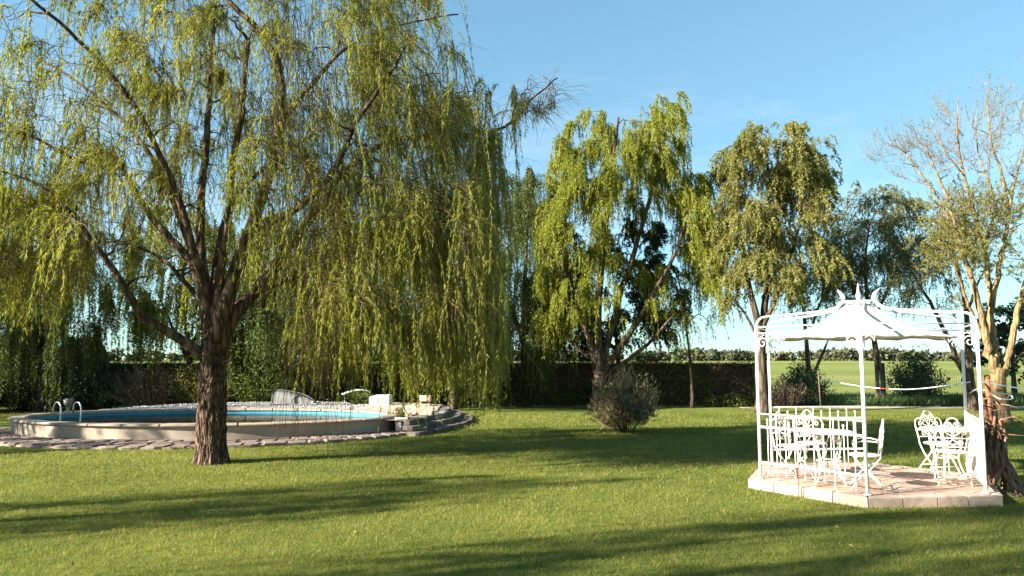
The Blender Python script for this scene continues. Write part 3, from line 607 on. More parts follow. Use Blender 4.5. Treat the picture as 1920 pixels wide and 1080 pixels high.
def shrubs():
    shrub('oleander_bush', 'rounded olive-brown oleander bush standing alone on the lawn', 31, gp(1175, 812), .92, 1.5, 90, 5200, (.19, .034), 'oleander_leaf', spread=1.0, droop=-.35, lo=.35)
    shrub('dark_bush', 'dark tangled bush behind the gazebo railing, under the slender tree', 32, [gbase(1508, 30.6)[0], 30.7, 0], 1.15, 1.75, 130, 6000, (.12, .05), 'dark_leaf')
    shrub('leafy_bush', 'dark green leafy bush beyond the wire fence, seen through the gazebo opening', 33, [gbase(1718, 31.6)[0], 31.6, 0], 1.25, 2.35, 110, 5200, (.14, .06), 'dark_leaf', spread=.9)
    shrub('dark_bush', 'black-green bush rising over the fence beside the golden willow trunk', 34, [gbase(1213, 31.5)[0], 31.5, 0], 1.1, 2.45, 110, 5200, (.13, .05), 'dark_leaf')
    shrub('leafy_bush', 'leafy green bush behind the gravel, just right of the thick trunk', 35, [gbase(492, 28)[0], 28, .0], 1.5, 2.3, 130, 8000, (.12, .045), 'green_leaf')
    shrub('hedge_bush', 'dry twiggy hedge bush left of the thick trunk, pale twigs showing', 36, [gbase(290, 27.8)[0], 27.8, 0], 1.7, 1.85, 260, 6000, (.10, .03), 'dry_leaf', 'bare_twig')
    shrub('hedge_bush', 'olive hedge bush directly behind the thick trunk', 37, [gbase(372, 28)[0], 28.2, 0], 1.5, 1.95, 180, 6500, (.10, .035), 'olive_leaf')
    shrub('hedge_bush', 'dark hedge bush behind the pool ladder', 38, [gbase(180, 28)[0], 28.2, 0], 1.9, 1.9, 160, 9000, (.12, .045), 'dark_leaf')
    shrub('hedge_bush', 'dark hedge bush at the left edge behind the pool', 39, [gbase(50, 28)[0], 28.0, 0], 2.0, 1.9, 160, 9000, (.12, .045), 'dark_leaf')
    shrub('hedge_bush', 'dark hedge bush beyond the left edge of the pool', 40, [gbase(-70, 27)[0], 26.5, 0], 2.0, 2.0, 140, 7000, (.12, .045), 'dark_leaf')
    shrub('fern_bush', 'low dark green bush beside the covered lounger on the gravel', 41, [*gp(672, 757, .36)[:2], .36], .75, .42, 70, 2200, (.11, .035), 'green_leaf')
    shrub('bramble', 'tangled brambles at the fence foot by the left gazebo post', 43, [gbase(1470, 29.6)[0], 29.6, 0], 1.2, 1.2, 160, 1600, (.10, .04), 'dry_leaf')
    # leaning sapling by the fence
    Y = 29.2; b, t0 = trunk0(1297, Y, [(1296, 700), (1290, 640), (1280, 570), (1272, 520)], .07, .025)
    rng = np.random.default_rng(44)
    tree('sapling', 'thin leaning sapling trunk right of the oleander at the fence', 'tree', 44, b, [t0, T_([(1286, 610), (1310, 590), (1336, 610)], Y, .03, .01)], ell_targets(rng, [(1320, 590, 40, 30, 1), (1280, 540, 40, 40, 1)], 40, Y, .8), 220, (.3, .9), 2200, (.11, .03), 'green_leaf', 'dark_bark', .5, .7)
    # dead seedling and weeds at the gazebo platform
    rng = np.random.default_rng(45); b = gp(1497, 933)
    root = empty('dry_seedling', b, 'small dry reddish seedling growing at the platform edge', 'plant')
    mb = MB(); mb.tube(np.array([[0, 0, 0], [.01, 0, .2], [0, .01, .36]]), [.008, .006, .004], 6); mb.build('stem', M['vine'], root)
    P = strands(rng, np.tile(np.array([0, 0, .3]), (16, 1)) + rng.uniform(-.1, .08, (16, 1)) * np.array([0, 0, 1]), unit(rng.normal(0, .5, (16, 3)) + np.array([0, 0, 1])), rng.uniform(.1, .22, 16), .8, -.1)
    strand_mesh('twigs', P, np.full(16, .003), M['vine'], root)['kind'] = 'stuff'
    pos, tg, s = leaves_on(rng, P, 60, .3); leaf_mesh(rng, 'leaves', pos, tg + rng.normal(0, .5, pos.shape), np.full(60, .03), np.full(60, .012), M['dry_leaf'], root)['kind'] = 'stuff'
shrubs()
#--POOL--
def pool():
    root = empty('swimming_pool', (PC[0], PC[1], 0), 'oval above-ground pool with pale rendered wall and stone coping', 'pool')
    t = np.linspace(0, 2 * np.pi, 160, endpoint=False)
    def shell(name, prof, m, smooth=True):
        """prof: list of (inset, z) swept round the ellipse"""
        V = np.concatenate([np.c_[np.stack([(PA - i) * np.cos(t), (PB - i) * np.sin(t)], -1), np.full(len(t), z)] for i, z in prof]); n = len(t)
        i, j = np.meshgrid(np.arange(len(prof) - 1), np.arange(n), indexing='ij'); j2 = (j + 1) % n
        return link(name, mesh_np(name, V, np.stack([i * n + j, i * n + j2, (i + 1) * n + j2, (i + 1) * n + j], -1).reshape(-1, 4), None, m, smooth), root)
    shell('wall', [(.05, -.05), (.05, .355)], M['render_wall'])
    shell('liner', [(.30, .355), (.31, -1.1), (1.0, -1.2), (PB - .02, -1.25)], M['liner'])
    # coping stones
    rng = np.random.default_rng(3); N = 36; seg = 5
    for k in range(N):
        t0 = 2 * np.pi * k / N + .004 + rng.uniform(-.003, .003); t1 = 2 * np.pi * (k + 1) / N - .004
        tt = np.linspace(t0, t1, seg); pr = [(.34, .355), (.0, .355), (-.03, .375), (-.03, .40), (.0, .42), (.34, .42)]; zz = rng.uniform(-.003, .003)
        V = np.concatenate([np.c_[np.stack([(PA - i) * np.cos(tt), (PB - i) * np.sin(tt)], -1), np.full(seg, z + (zz if z > .36 else 0))] for i, z in pr]); m = len(pr)
        Q = [[i * seg + j, i * seg + j + 1, ((i + 1) % m) * seg + j + 1, ((i + 1) % m) * seg + j] for i in range(m) for j in range(seg - 1)]
        Q += [[0, seg, 2 * seg, 5 * seg], [2 * seg, 3 * seg, 4 * seg, 5 * seg]]; e = seg - 1; Q += [[5 * seg + e, 2 * seg + e, seg + e, e], [5 * seg + e, 4 * seg + e, 3 * seg + e, 2 * seg + e]]
        link('coping_stone', mesh_np('coping_stone', V, Q, None, M['coping']), root)
    # water
    V = np.vstack([np.c_[ell(t, PA - .302, PB - .302), np.full(len(t), .265)], [[PC[0], PC[1], .265]]]); n = len(t)
    o = link('pool_water', mesh_np('pool_water', V, None, [[n, j, (j + 1) % n] for j in range(n)], M['water'])); tag(o, kind='structure')
    # paved surround: slab with flagstones
    sur = link('pool_surround', None); sur.location = (PC[0], PC[1], 0); tag(sur, kind='structure')
    da, db = 5.65, 4.1; dc = np.array([0, -.15])
    def pt(th, f): return np.array([(PA - .04) * np.cos(th), (PB - .04) * np.sin(th)]) * (1 - f) + (dc + np.array([da * np.cos(th), db * np.sin(th)])) * f
    tt = np.linspace(R(172), R(376), 90); V = []; 
    for th in tt: a = pt(th, 0); b = pt(th, 1); V += [[*a, .045], [*b, .045], [*b, -.02]]
    Q = [[3 * i + c, 3 * i + c + 1, 3 * i + c + 4, 3 * i + c + 3] for i in range(89) for c in (0, 1)]
    link('bedding', mesh_np('bedding', V, Q, None, M['grout']), sur)
    rg = np.random.default_rng(5); rows = [0, .3, .62, 1.02]
    for r in range(3):
        nb = 44 - 2 * r; off = rg.uniform(0, .05); ed = np.linspace(R(173) + off, R(375), nb) + rg.uniform(-.012, .012, nb)
        for k in range(nb - 1):
            g = .006; f0 = rows[r] + .03 + rg.uniform(-.02, .03) * (r > 0); f1 = rows[r + 1] - .02 + rg.uniform(-.03, .02)
            P = np.array([pt(ed[k] + g, f0), pt(ed[k + 1] - g, f0 + rg.uniform(-.02, .02)), pt(ed[k + 1] - g - rg.uniform(0, .01), f1), pt((ed[k] + ed[k + 1]) / 2, f1 + rg.uniform(0, .04)), pt(ed[k] + g + rg.uniform(0, .01), f1 + rg.uniform(-.03, .02))])
            mb = MB(); mb.prism(P, .03, .065 + rg.uniform(0, .02), .012); mb.build('flagstone', M['flagstone'], sur)
    # raised gravel bed behind the pool
    out = [gp(175, 772, .36)[:2], gp(235, 765, .36)[:2], gp(330, 758, .36)[:2], gp(430, 754.5, .36)[:2], gp(560, 753, .36)[:2], gp(690, 754, .36)[:2], gp(760, 756, .36)[:2], gp(805, 757, .36)[:2], gp(827, 769, .36)[:2], gp(790, 780, .36)[:2], gp(752, 788, .36)[:2]]
    out = np.array(out); cen = PC
    ang = np.unwrap(np.arctan2((out[:, 1] - cen[1]) / PB, (out[:, 0] - cen[0]) / PA)); o2 = np.argsort(ang)[::-1]; 
    fine_t = np.linspace(ang.min(), ang.max(), 70); rr = [np.linalg.norm((out[k] - cen) / np.array([PA, PB])) for k in range(len(out))]
    ar = np.argsort(ang); ro = np.maximum(1.0, np.interp(fine_t, ang[ar], np.array(rr)[ar]))
    V = []
    for th, q in zip(fine_t, ro): a = ell(np.array(th), PA - .04, PB - .04); b = cen + q * np.array([PA * np.cos(th), PB * np.sin(th)]); V += [[*a, .355], [*b, .355], [*b, -.02]]
    bed = link('gravel_bed', mesh_np('gravel_bed', V, [[3 * i + c + 1, 3 * i + c, 3 * i + c + 3, 3 * i + c + 4] for i in range(69) for c in (0, 1)], None, M['gravel'])); tag(bed, kind='structure')
    rg = np.random.default_rng(6); n = 9000; th = rg.uniform(fine_t[0], fine_t[-1], n); q = np.interp(th, fine_t, ro); u = rg.uniform(0, 1, n) ** .8
    bb = 1.01 + (q - 1.01) * u; px_ = cen[0] + bb * PA * np.cos(th); py_ = cen[1] + bb * PB * np.sin(th); ok = (q > 1.03) & ~((px_ > -4.6)); px_, py_ = px_[ok], py_[ok]; n = len(px_)
    octa = np.array([[1, 0, 0], [0, 1, 0], [-1, 0, 0], [0, -1, 0], [0, 0, 1], [0, 0, -.4]]); s = rg.uniform(.02, .045, n); sc3 = s[:, None] * rg.uniform(.7, 1.3, (n, 3)); sc3[:, 2] *= .7; a = rg.uniform(0, 6.28, n)
    Vp = octa[None] * sc3[:, None]; x = Vp[..., 0] * np.cos(a)[:, None] - Vp[..., 1] * np.sin(a)[:, None]; y = Vp[..., 0] * np.sin(a)[:, None] + Vp[..., 1] * np.cos(a)[:, None]
    Vp = np.stack([x + px_[:, None], y + py_[:, None], Vp[..., 2] + .362], -1).reshape(-1, 3); tri = np.array([[0, 1, 4], [1, 2, 4], [2, 3, 4], [3, 0, 4], [1, 0, 5], [2, 1, 5], [3, 2, 5], [0, 3, 5]])
    o = link('pebbles', mesh_np('pebbles', Vp, None, (tri[None] + 6 * np.arange(n)[:, None, None]).reshape(-1, 3), M['pebble'], True)); tag(o, 'loose grey pebbles covering the bed behind the pool', 'gravel', kind='stuff')
    # flagged terrace at the right end of the bed
    ter = link('terrace', None); ter.location = (0, 0, 0); tag(ter, kind='structure')
    rg = np.random.default_rng(8); inside = lambda p: (lambda v: np.interp((np.arctan2(v[1], v[0]) - fine_t[0]) % (2 * np.pi) + fine_t[0], fine_t, ro, left=0, right=0) > np.linalg.norm(v) > 1.0)((p - cen) / np.array([PA, PB]))
    gx = np.arange(-4.8, -1.4, .42); gy = np.arange(20.0, 27.5, .42); J = rg.uniform(-.07, .07, (len(gx), len(gy), 2))
    for i in range(len(gx) - 1):
        for j in range(len(gy) - 1):
            P = np.array([[gx[i + a], gy[j + b]] + J[i + a, j + b] for a, b in ((0, 0), (1, 0), (1, 1), (0, 1))]); c = P.mean(0); P = c + (P - c) * .95
            if all(inside(p) for p in P): mb = MB(); mb.prism(P, .35, .385 + rg.uniform(0, .012), .01); mb.build('flagstone', M['terracotta'], ter)
    # dry-stone steps along its edge
    st = empty('stone_steps', (-2.2, 21.5, 0), 'dark dry-stone steps stacked at the right end of the pool terrace', 'steps')
    top = np.array([gp(757, 788, .36)[:2], gp(792, 780, .36)[:2], gp(829, 769, .36)[:2], gp(806, 757, .36)[:2]])
    for lv in range(3):
        pl = spline(np.c_[top + np.array([[.12, -.22], [.25, -.28], [.38, 0], [.4, .25]]) * (lv * 1.0), np.zeros(4)], 60)[:, :2]
        d = np.r_[0, np.cumsum(np.linalg.norm(np.diff(pl, axis=0), axis=1))]; pos = 0; zt = .37 - .125 * lv
        while pos < d[-1] - .25:
            ln = rg.uniform(.45, .85); ln = min(ln, d[-1] - pos); m = pos + ln / 2; c = np.array([np.interp(m, d, pl[:, 0]), np.interp(m, d, pl[:, 1])]); e = np.array([np.interp(m + .1, d, pl[:, 0]), np.interp(m + .1, d, pl[:, 1])]) - c; a = math.atan2(e[1], e[0])
            n = 9; th = np.linspace(0, 2 * np.pi, n, endpoint=False); rx = (ln / 2 - .015); ry = rg.uniform(.2, .27)
            sq = lambda v: np.sign(v) * np.abs(v) ** .5
            P = np.stack([rx * sq(np.cos(th)), ry * sq(np.sin(th))], -1) * rg.uniform(.88, 1.05, (n, 1)); P = np.stack([P[:, 0] * math.cos(a) - P[:, 1] * math.sin(a), P[:, 0] * math.sin(a) + P[:, 1] * math.cos(a)], -1) + c - np.array([-2.2, 21.5])
            mb = MB(); mb.prism(P, zt - .125, zt - rg.uniform(0, .02), .02); mb.build('stone', M['rock'], st); pos += ln
    # ladder
    c0 = gp(100, 774, .42); lad = empty('pool_ladder', (c0[0], c0[1], .42), 'curved white steel handrails of the pool ladder', 'ladder')
    v = unit(np.array([[PC[0] - c0[0], PC[1] - c0[1]]]))[0]; v = unit(np.array([[.85, -.52]]))[0]; w = np.array([-v[1], v[0]])
    for s_ in (0, .52):
        b = w * s_ * 0 + np.array([s_ * 1.0, s_ * .12]); a = np.linspace(0, np.pi, 13)
        pts = [[*(b + v * -.0), 0]] + [[*(b + v * (.19 - .19 * np.cos(q))), .10 + .20 * np.sin(q)] for q in a] + [[*(b + v * .38), -.2], [*(b + v * .36), -.9]]
        mb = MB(); mb.tube(np.array(pts), .02, 10); mb.build('handrail', M['steel'], lad, True)
    for z in (-.35, -.62): mb = MB(); mb.box((*(v * .38 + np.array([.26, .03])), z), (.5, .08, .03), math.atan2(.12, 1)); mb.build('tread', M['steel'], lad)
pool()

def pool_things():
    # white planter
    b = (-2.86, 19.45); r = empty('planter_box', (b[0], b[1], .075), 'small white square planter box beside the pool wall', 'planter')
    mb = MB(); V = []
    for h_, z in ((.135, 0), (.155, .30), (.165, .30), (.165, .34), (.14, .34), (.13, .27)): V += [[-h_, -h_, z], [h_, -h_, z], [h_, h_, z], [-h_, h_, z]]
    mb.add(V, [[4 * i + j, 4 * i + (j + 1) % 4, 4 * i + 4 + (j + 1) % 4, 4 * i + 4 + j] for i in range(5) for j in range(4)] + [[3, 2, 1, 0]]); mb.build('pot', M['white_plastic'], r)
    mb = MB(); mb.box((0, 0, .27), (.255, .255, .02)); mb.build('soil', M['soil'], r)
    rng = np.random.default_rng(60); P = strands(rng, np.tile([0, 0, .27], (26, 1)) + rng.uniform(-.08, .08, (26, 3)) * [1, 1, 0], unit(rng.normal(0, .7, (26, 3)) + [0, 0, 1.0]), rng.uniform(.25, .6, 26), .8, .25)
    strand_mesh('stems', P, np.full(26, .004), M['twig'], r)['kind'] = 'stuff'
    pos, tg, s = leaves_on(rng, P, 520, .15); leaf_mesh(rng, 'foliage', pos, tg + rng.normal(0, .6, pos.shape), np.full(520, .09), np.full(520, .018), M['willow_leaf'], r)['kind'] = 'stuff'
    # upturned grey lounger shell
    b = gp(553, 756, .36); r = empty('upturned_boat', (b[0], b[1], .36), 'pale grey upturned shell with a raised square end lying behind the gravel', 'boat')
    xs = np.linspace(-.72, .72, 15); V = []; k = 11
    for x in xs:
        u = (x + .72) / 1.44; h_ = .42 * (1 - u) ** .75 + .07; w = .36 * (1 - .55 * u ** 1.5); a = np.linspace(0, np.pi, k); q = .55
        V += [[x + .08 * np.sin(t_) * (1 - u), w * np.sign(np.cos(t_)) * abs(np.cos(t_)) ** q, h_ * np.sin(t_) ** q] for t_ in a]
    Q = [[i * k + j, i * k + j + 1, (i + 1) * k + j + 1, (i + 1) * k + j] for i in range(14) for j in range(k - 1)]
    mb = MB(); mb.add(V, Q, [[0, j, j + 1] for j in range(1, k - 1)] + [[14 * k, 14 * k + j + 1, 14 * k + j] for j in range(1, k - 1)]); mb.build('hull', M['grey_plastic'], r, True)
    mb = MB(); mb.tube(spline([[-.05, -.37, .02], [.02, -.33, .14], [.12, -.24, .26], [.2, -.12, .30]], 10), .022, 8); mb.build('rib', M['grey_plastic'], r, True)
    mb = MB(); mb.tube(spline([[-.7, -.36, .0], [-.68, -.33, .3], [-.62, -.1, .475], [-.2, -.02, .425], [.3, 0, .315], [.72, 0, .11]], 20), .014, 8); mb.build('keel', M['grey_plastic'], r, True)
    r.rotation_euler.z = R(-6)
    # white slatted lounger lying behind the low bush
    b = gp(668, 752, .36); r = empty('sun_lounger', (b[0], b[1], .36), 'white slatted sun lounger with raised rounded back behind the low bush', 'lounger')
    for i in range(9):
        u = i / 8; y = .0; x = -.5 + u * .95; z = .26 + .16 * math.sin(u * math.pi * .8); mb = MB(); mb.box((x, 0, z), (.075, .6, .025)); mb.build('slat', M['white_plastic'], r)
    for s_ in (-1, 1):
        mb = MB(); mb.tube(np.array([[-.53 + u * 1.02, s_ * .31, .25 + .16 * math.sin(u * math.pi * .8)] for u in np.linspace(0, 1, 9)]), .02, 8); mb.build('side_rail', M['white_plastic'], r, True)
        for x in (-.42, .38): mb = MB(); mb.tube(np.array([[x, s_ * .3, 0], [x, s_ * .3, .29]]), .02, 8); mb.build('leg', M['white_plastic'], r)
    r.rotation_euler.z = R(15)
    # white box seat
    b = gp(713, 760, .36); r = empty('white_bench', (b[0], b[1], .36), 'low white block-like lounger base behind the hanging willow strands', 'bench')
    mb = MB(); mb.prism(np.array([[-.33, -.25], [.33, -.28], [.36, .25], [-.2, .28]]), 0, [.30, .36, .36, .34], .03); mb.build('body', M['white_plastic'], r)
    mb = MB(); mb.box((-.05, -.271, .16), (.012, .02, .26)); mb.build('seam', M['grey_plastic'], r)
    b = gp(796, 762, .38); r = empty('clay_stool', (b[0], b[1], .39), 'small pinkish clay stool at the back corner of the terrace', 'stool')
    mb = MB(); mb.prism(np.array([[-.2, -.14], [.2, -.16], [.22, .14], [-.17, .16]]), .16, .34, .02); mb.build('seat', M['terracotta'], r)
    for x, y in ((-.14, -.1), (.15, -.1), (.15, .1), (-.14, .1)): mb = MB(); mb.box((x, y, .085), (.05, .05, .17)); mb.build('leg', M['terracotta'], r)
    # things in the shade at the far left
    b = gp(129, 747); b[1] = min(b[1], 29); r = empty('garden_pot', (pp(130, 740, 27)[0], 27, 0), 'round pale pot in deep shade behind the pool ladder', 'pot')
    mb = MB(); mb.lathe([(.001, .0), (.16, .0), (.25, .18), (.27, .36), (.24, .42), (.21, .42), (.22, .34), (.001, .32)], (0, 0, .28)); mb.build('bowl', M['grey_plastic'], r, True)
    mb = MB(); mb.lathe([(.001, 0), (.2, 0), (.12, .1), (.1, .2), (.17, .29)], (0, 0, 0)); mb.build('foot', M['grey_plastic'], r, True); r.scale = (.7, .7, .7)
pool_things()
#--GAZEBO--
GC = np.array([5.38, 11.45]); GR = 1.66; GZ = .14; GA = [R(5 + 60 * k) for k in range(6)]
gv = lambda k, r=GR: np.array([r * math.cos(GA[k % 6]), r * math.sin(GA[k % 6])])
def clip(poly, hexp):
    """Sutherland-Hodgman against a counter-clockwise convex polygon"""
    for i in range(len(hexp)):
        a, b = hexp[i], hexp[(i + 1) % len(hexp)]; out = []
        side = lambda p: (b[0] - a[0]) * (p[1] - a[1]) - (b[1] - a[1]) * (p[0] - a[0])
        for j in range(len(poly)):
            p, q = poly[j], poly[(j + 1) % len(poly)]; sp_, sq = side(p), side(q)
            if sp_ >= 0: out.append(p)
            if sp_ * sq < 0: out.append(p + (q - p) * sp_ / (sp_ - sq))
        poly = out
        if len(poly) < 3: return None
    return np.array(poly)
def gazebo():
    rng = np.random.default_rng(70)
    plat = empty('gazebo_platform', (GC[0], GC[1], 0), 'hexagonal pink stone platform under the white gazebo', 'platform')
    hexo = [gv(k, 1.86) for k in range(6)]; hexi = [gv(k, 1.64) for k in range(6)]
    mb = MB(); mb.prism(np.array([gv(k, 1.84) for k in range(6)]), -.03, GZ - .018); mb.build('base', M['grout'], plat)
    for k in range(6):
        a, b, ai, bi = hexo[k], hexo[(k + 1) % 6], hexi[k], hexi[(k + 1) % 6]; n = 4; cut = np.r_[0, np.sort((np.arange(1, n) + rng.uniform(-.12, .12, n - 1)) / n), 1]
        for i in range(n):
            u0, u1 = cut[i] + .004, cut[i + 1] - .004; P = np.array([a + (b - a) * u0, a + (b - a) * u1, bi * u1 + ai * (1 - u1), bi * u0 + ai * (1 - u0)]); c = P.mean(0)
            m = MB(); m.prism(c + (P - c) * .997, -.02, GZ + rng.uniform(-.004, .004), .012); m.build('edge_stone', M['edge_stone'], plat)
    s = .31; rot = R(38); cr, sr = math.cos(rot), math.sin(rot); hc = [gv(k, 1.63) for k in range(6)]
    for i in range(-8, 8):
        for j in range(-8, 8):
            x, y = i * s, j * s; g = .006; P = [np.array([x + g, y + g]), np.array([x + s - g, y + g]), np.array([x + s - g, y + s - g]), np.array([x + g, y + s - g])]
            P = clip([np.array([p[0] * cr - p[1] * sr, p[0] * sr + p[1] * cr]) for p in P], hc)
            if P is None: continue
            ar = .5 * abs(np.sum(P[:, 0] * np.roll(P[:, 1], -1) - P[:, 1] * np.roll(P[:, 0], -1)))
            if ar < .004: continue
            m = MB(); m.prism(P, GZ - .03, GZ - .004 + rng.uniform(0, .006), .004); m.build('tile', M['tile'], plat)
    g = empty('gazebo', (GC[0], GC[1], GZ), 'white wrought-iron hexagonal gazebo with fabric canopy', 'gazebo')
    W = M['white_iron']; z = lambda v: v - GZ
    def rad3(k, r, zz): p = gv(k, r); return [p[0], p[1], z(zz)]
    for k in range(6):
        post = MB(); post.tube(np.array([rad3(k, GR, GZ), rad3(k, GR, 1.2), rad3(k, GR, 2.38)]), .023, 12); post.box((*gv(k), .008), (.09, .09, .014), GA[k]); o = post.build('post', W, g, True)
        ar = MB(); ar.tube(spline([rad3(k, r, q) for r, q in ((1.66, 2.37), (1.645, 2.46), (1.585, 2.535), (1.48, 2.565), (1.0, 2.61), (.6, 2.655), (.40, 2.70), (.29, 2.78), (.25, 2.86), (.28, 2.93), (.335, 2.985))], 44), np.r_[np.full(32, .017), np.linspace(.018, .034, 5), np.linspace(.032, .006, 7)], 10); ar.build('roof_rib', W, g, True)
        for zz in (2.31, 2.405):
            m = MB(); a = rad3(k, GR, zz); b = rad3(k + 1, GR, zz); m.tube(np.array([a, b]), .0085, 8); m.build('top_rail', W, g, True)
        # scroll brackets either side of the post
        for nb in (k + 1, k - 1):
            d = gv(nb) - gv(k); d /= np.linalg.norm(d); q = np.linspace(0, 1, 26)
            a = -np.pi / 2 + q * 2.6 * np.pi; r_ = .085 * (1 - .78 * q); cx, cz = .11, 2.16
            pts = [[*(gv(k) + d * .02), z(2.295)], [*(gv(k) + d * .022), z(2.2)]] if False else []
            sp_ = np.array([[*(gv(k) + d * (cx + r_[i] * math.cos(a[i] + np.pi / 2) * 1.0)), z(cz + r_[i] * math.sin(a[i] + np.pi / 2))] for i in range(26)])
            m = MB(); m.tube(np.vstack([[[*(gv(k) + d * .2), z(2.30)]], sp_]), .008, 6); m.build('scroll', W, g, True)
            m = MB(); m.tube(spline([[*(gv(k) + d * .02), z(2.02)], [*(gv(k) + d * .05), z(2.1)], [*(gv(k) + d * .03), z(2.2)], [*(gv(k) + d * .14), z(2.29)]], 14), .007, 6); m.build('scroll', W, g, True)
    m = MB(); a = np.linspace(0, 2 * np.pi, 32, endpoint=False); m.tube(np.stack([.27 * np.cos(a), .27 * np.sin(a), np.full(32, z(2.80))], -1), .014, 8, closed=True); m.build('crown_ring', W, g, True)
    m = MB(); m.lathe([(.001, 2.66), (.03, 2.66), (.025, 2.85), (.045, 2.9), (.02, 2.95), (.012, 3.05), (.001, 3.1)], (0, 0, -GZ), 12); m.build('finial', W, g, True)
    # canopy: concave six-sided tent with scalloped lower edge
    prof = [(.06, 2.80), (.18, 2.765), (.36, 2.635), (.60, 2.475), (.86, 2.36), (1.14, 2.285), (1.42, 2.235)]; ns = 12; V = []
    for r, zz in prof:
        for k in range(6):
            a, b = gv(k, r), gv(k + 1, r)
            for i in range(ns):
                u = i / ns; bow = math.sin(math.pi * u); p = a + (b - a) * u; p = p * (1 - .10 * bow * r / 1.42)
                V.append([*p, z(zz) + (.012 * bow * (r / 1.42) ** 2) + rng.normal(0, .006) + .012 * math.sin(9 * u + k * 2 + r * 4)])
    n = 6 * ns; Q = [[i * n + j, i * n + (j + 1) % n, (i + 1) * n + (j + 1) % n, (i + 1) * n + j] for i in range(len(prof) - 1) for j in range(n)]
    # valance
    base = (len(prof) - 1) * n; m0 = len(V)
    for j in range(n): v = V[base + j]; V.append([v[0] * .985, v[1] * .985, v[2] - .012])
    Q += [[base + j, base + (j + 1) % n, m0 + (j + 1) % n, m0 + j] for j in range(n)]
    m = MB(); m.add(V, Q); cn = m.build('canopy', M['canopy'], g, True); sm = cn.modifiers.new('thick', 'SOLIDIFY'); sm.thickness = .004
    for k in range(6):
        m = MB(); a = np.array(rad3(k, 1.42, 2.19)); b = np.array(rad3(k, 1.65, 2.10 if k in (0, 5) else 2.27)); m.tube(spline([a, (a + b) / 2 - [0, 0, .02], b], 8), .004, 5); m.build('tie_cord', M['rope'], g)
    # railings
    def railing(k):
        A, B = gv(k), gv(k + 1); L = np.linalg.norm(B - A); d = (B - A) / L; a = math.atan2(d[1], d[0]); zt = lambda v: v
        for zz, th in ((.96, .011), (.765, .017), (.24, .017)):
            m = MB(); m.tube(np.array([[*(A + d * .02), zz], [*(B - d * .02), zz]]), th, 6); m.build('rail', W, g)
        nb = 11
        for i in range(1, nb):
            p = A + (B - A) * i / nb; m = MB()
            if i % 2 == 0: m.tube(np.array([[*p, .02], [*p, .955]]), .008, 6)
            else:
                m.tube(np.array([[*p, .10], [*p, .87]]), .008, 6)
                for zz in (.10, .875): m.lathe([(.001, -.02), (.017, -.012), (.02, 0), (.017, .012), (.001, .02)], (*p, zz), 8)
            m.build('baluster', W, g, True)
    railing(3); railing(1)
    # pierced metal side screen between the two right posts
    A, B = gv(5), gv(0); d = (B - A) / np.linalg.norm(B - A); L = np.linalg.norm(B - A)
    for zz in (.09, .95):
        m = MB(); m.tube(np.array([[*(A + d * .02), zz], [*(B - d * .02), zz]]), .014, 6); m.build('rail', W, g)
    m = MB(); nrm = np.array([d[1], -d[0]])
    for i in range(24):
        p = A + d * L * (i + .5) / 24; m2 = MB(); m2.box((*p, .52), (.034, .008, .80 + .0), math.atan2(d[1], d[0])); m2.build('slat', W, g)
    m = MB(); m.box((*((A + B) / 2 + nrm * .006), .52), (L - .06, .004, .62), math.atan2(d[1], d[0])); m.build('screen_sheet', W, g)
    return g
gazebo()

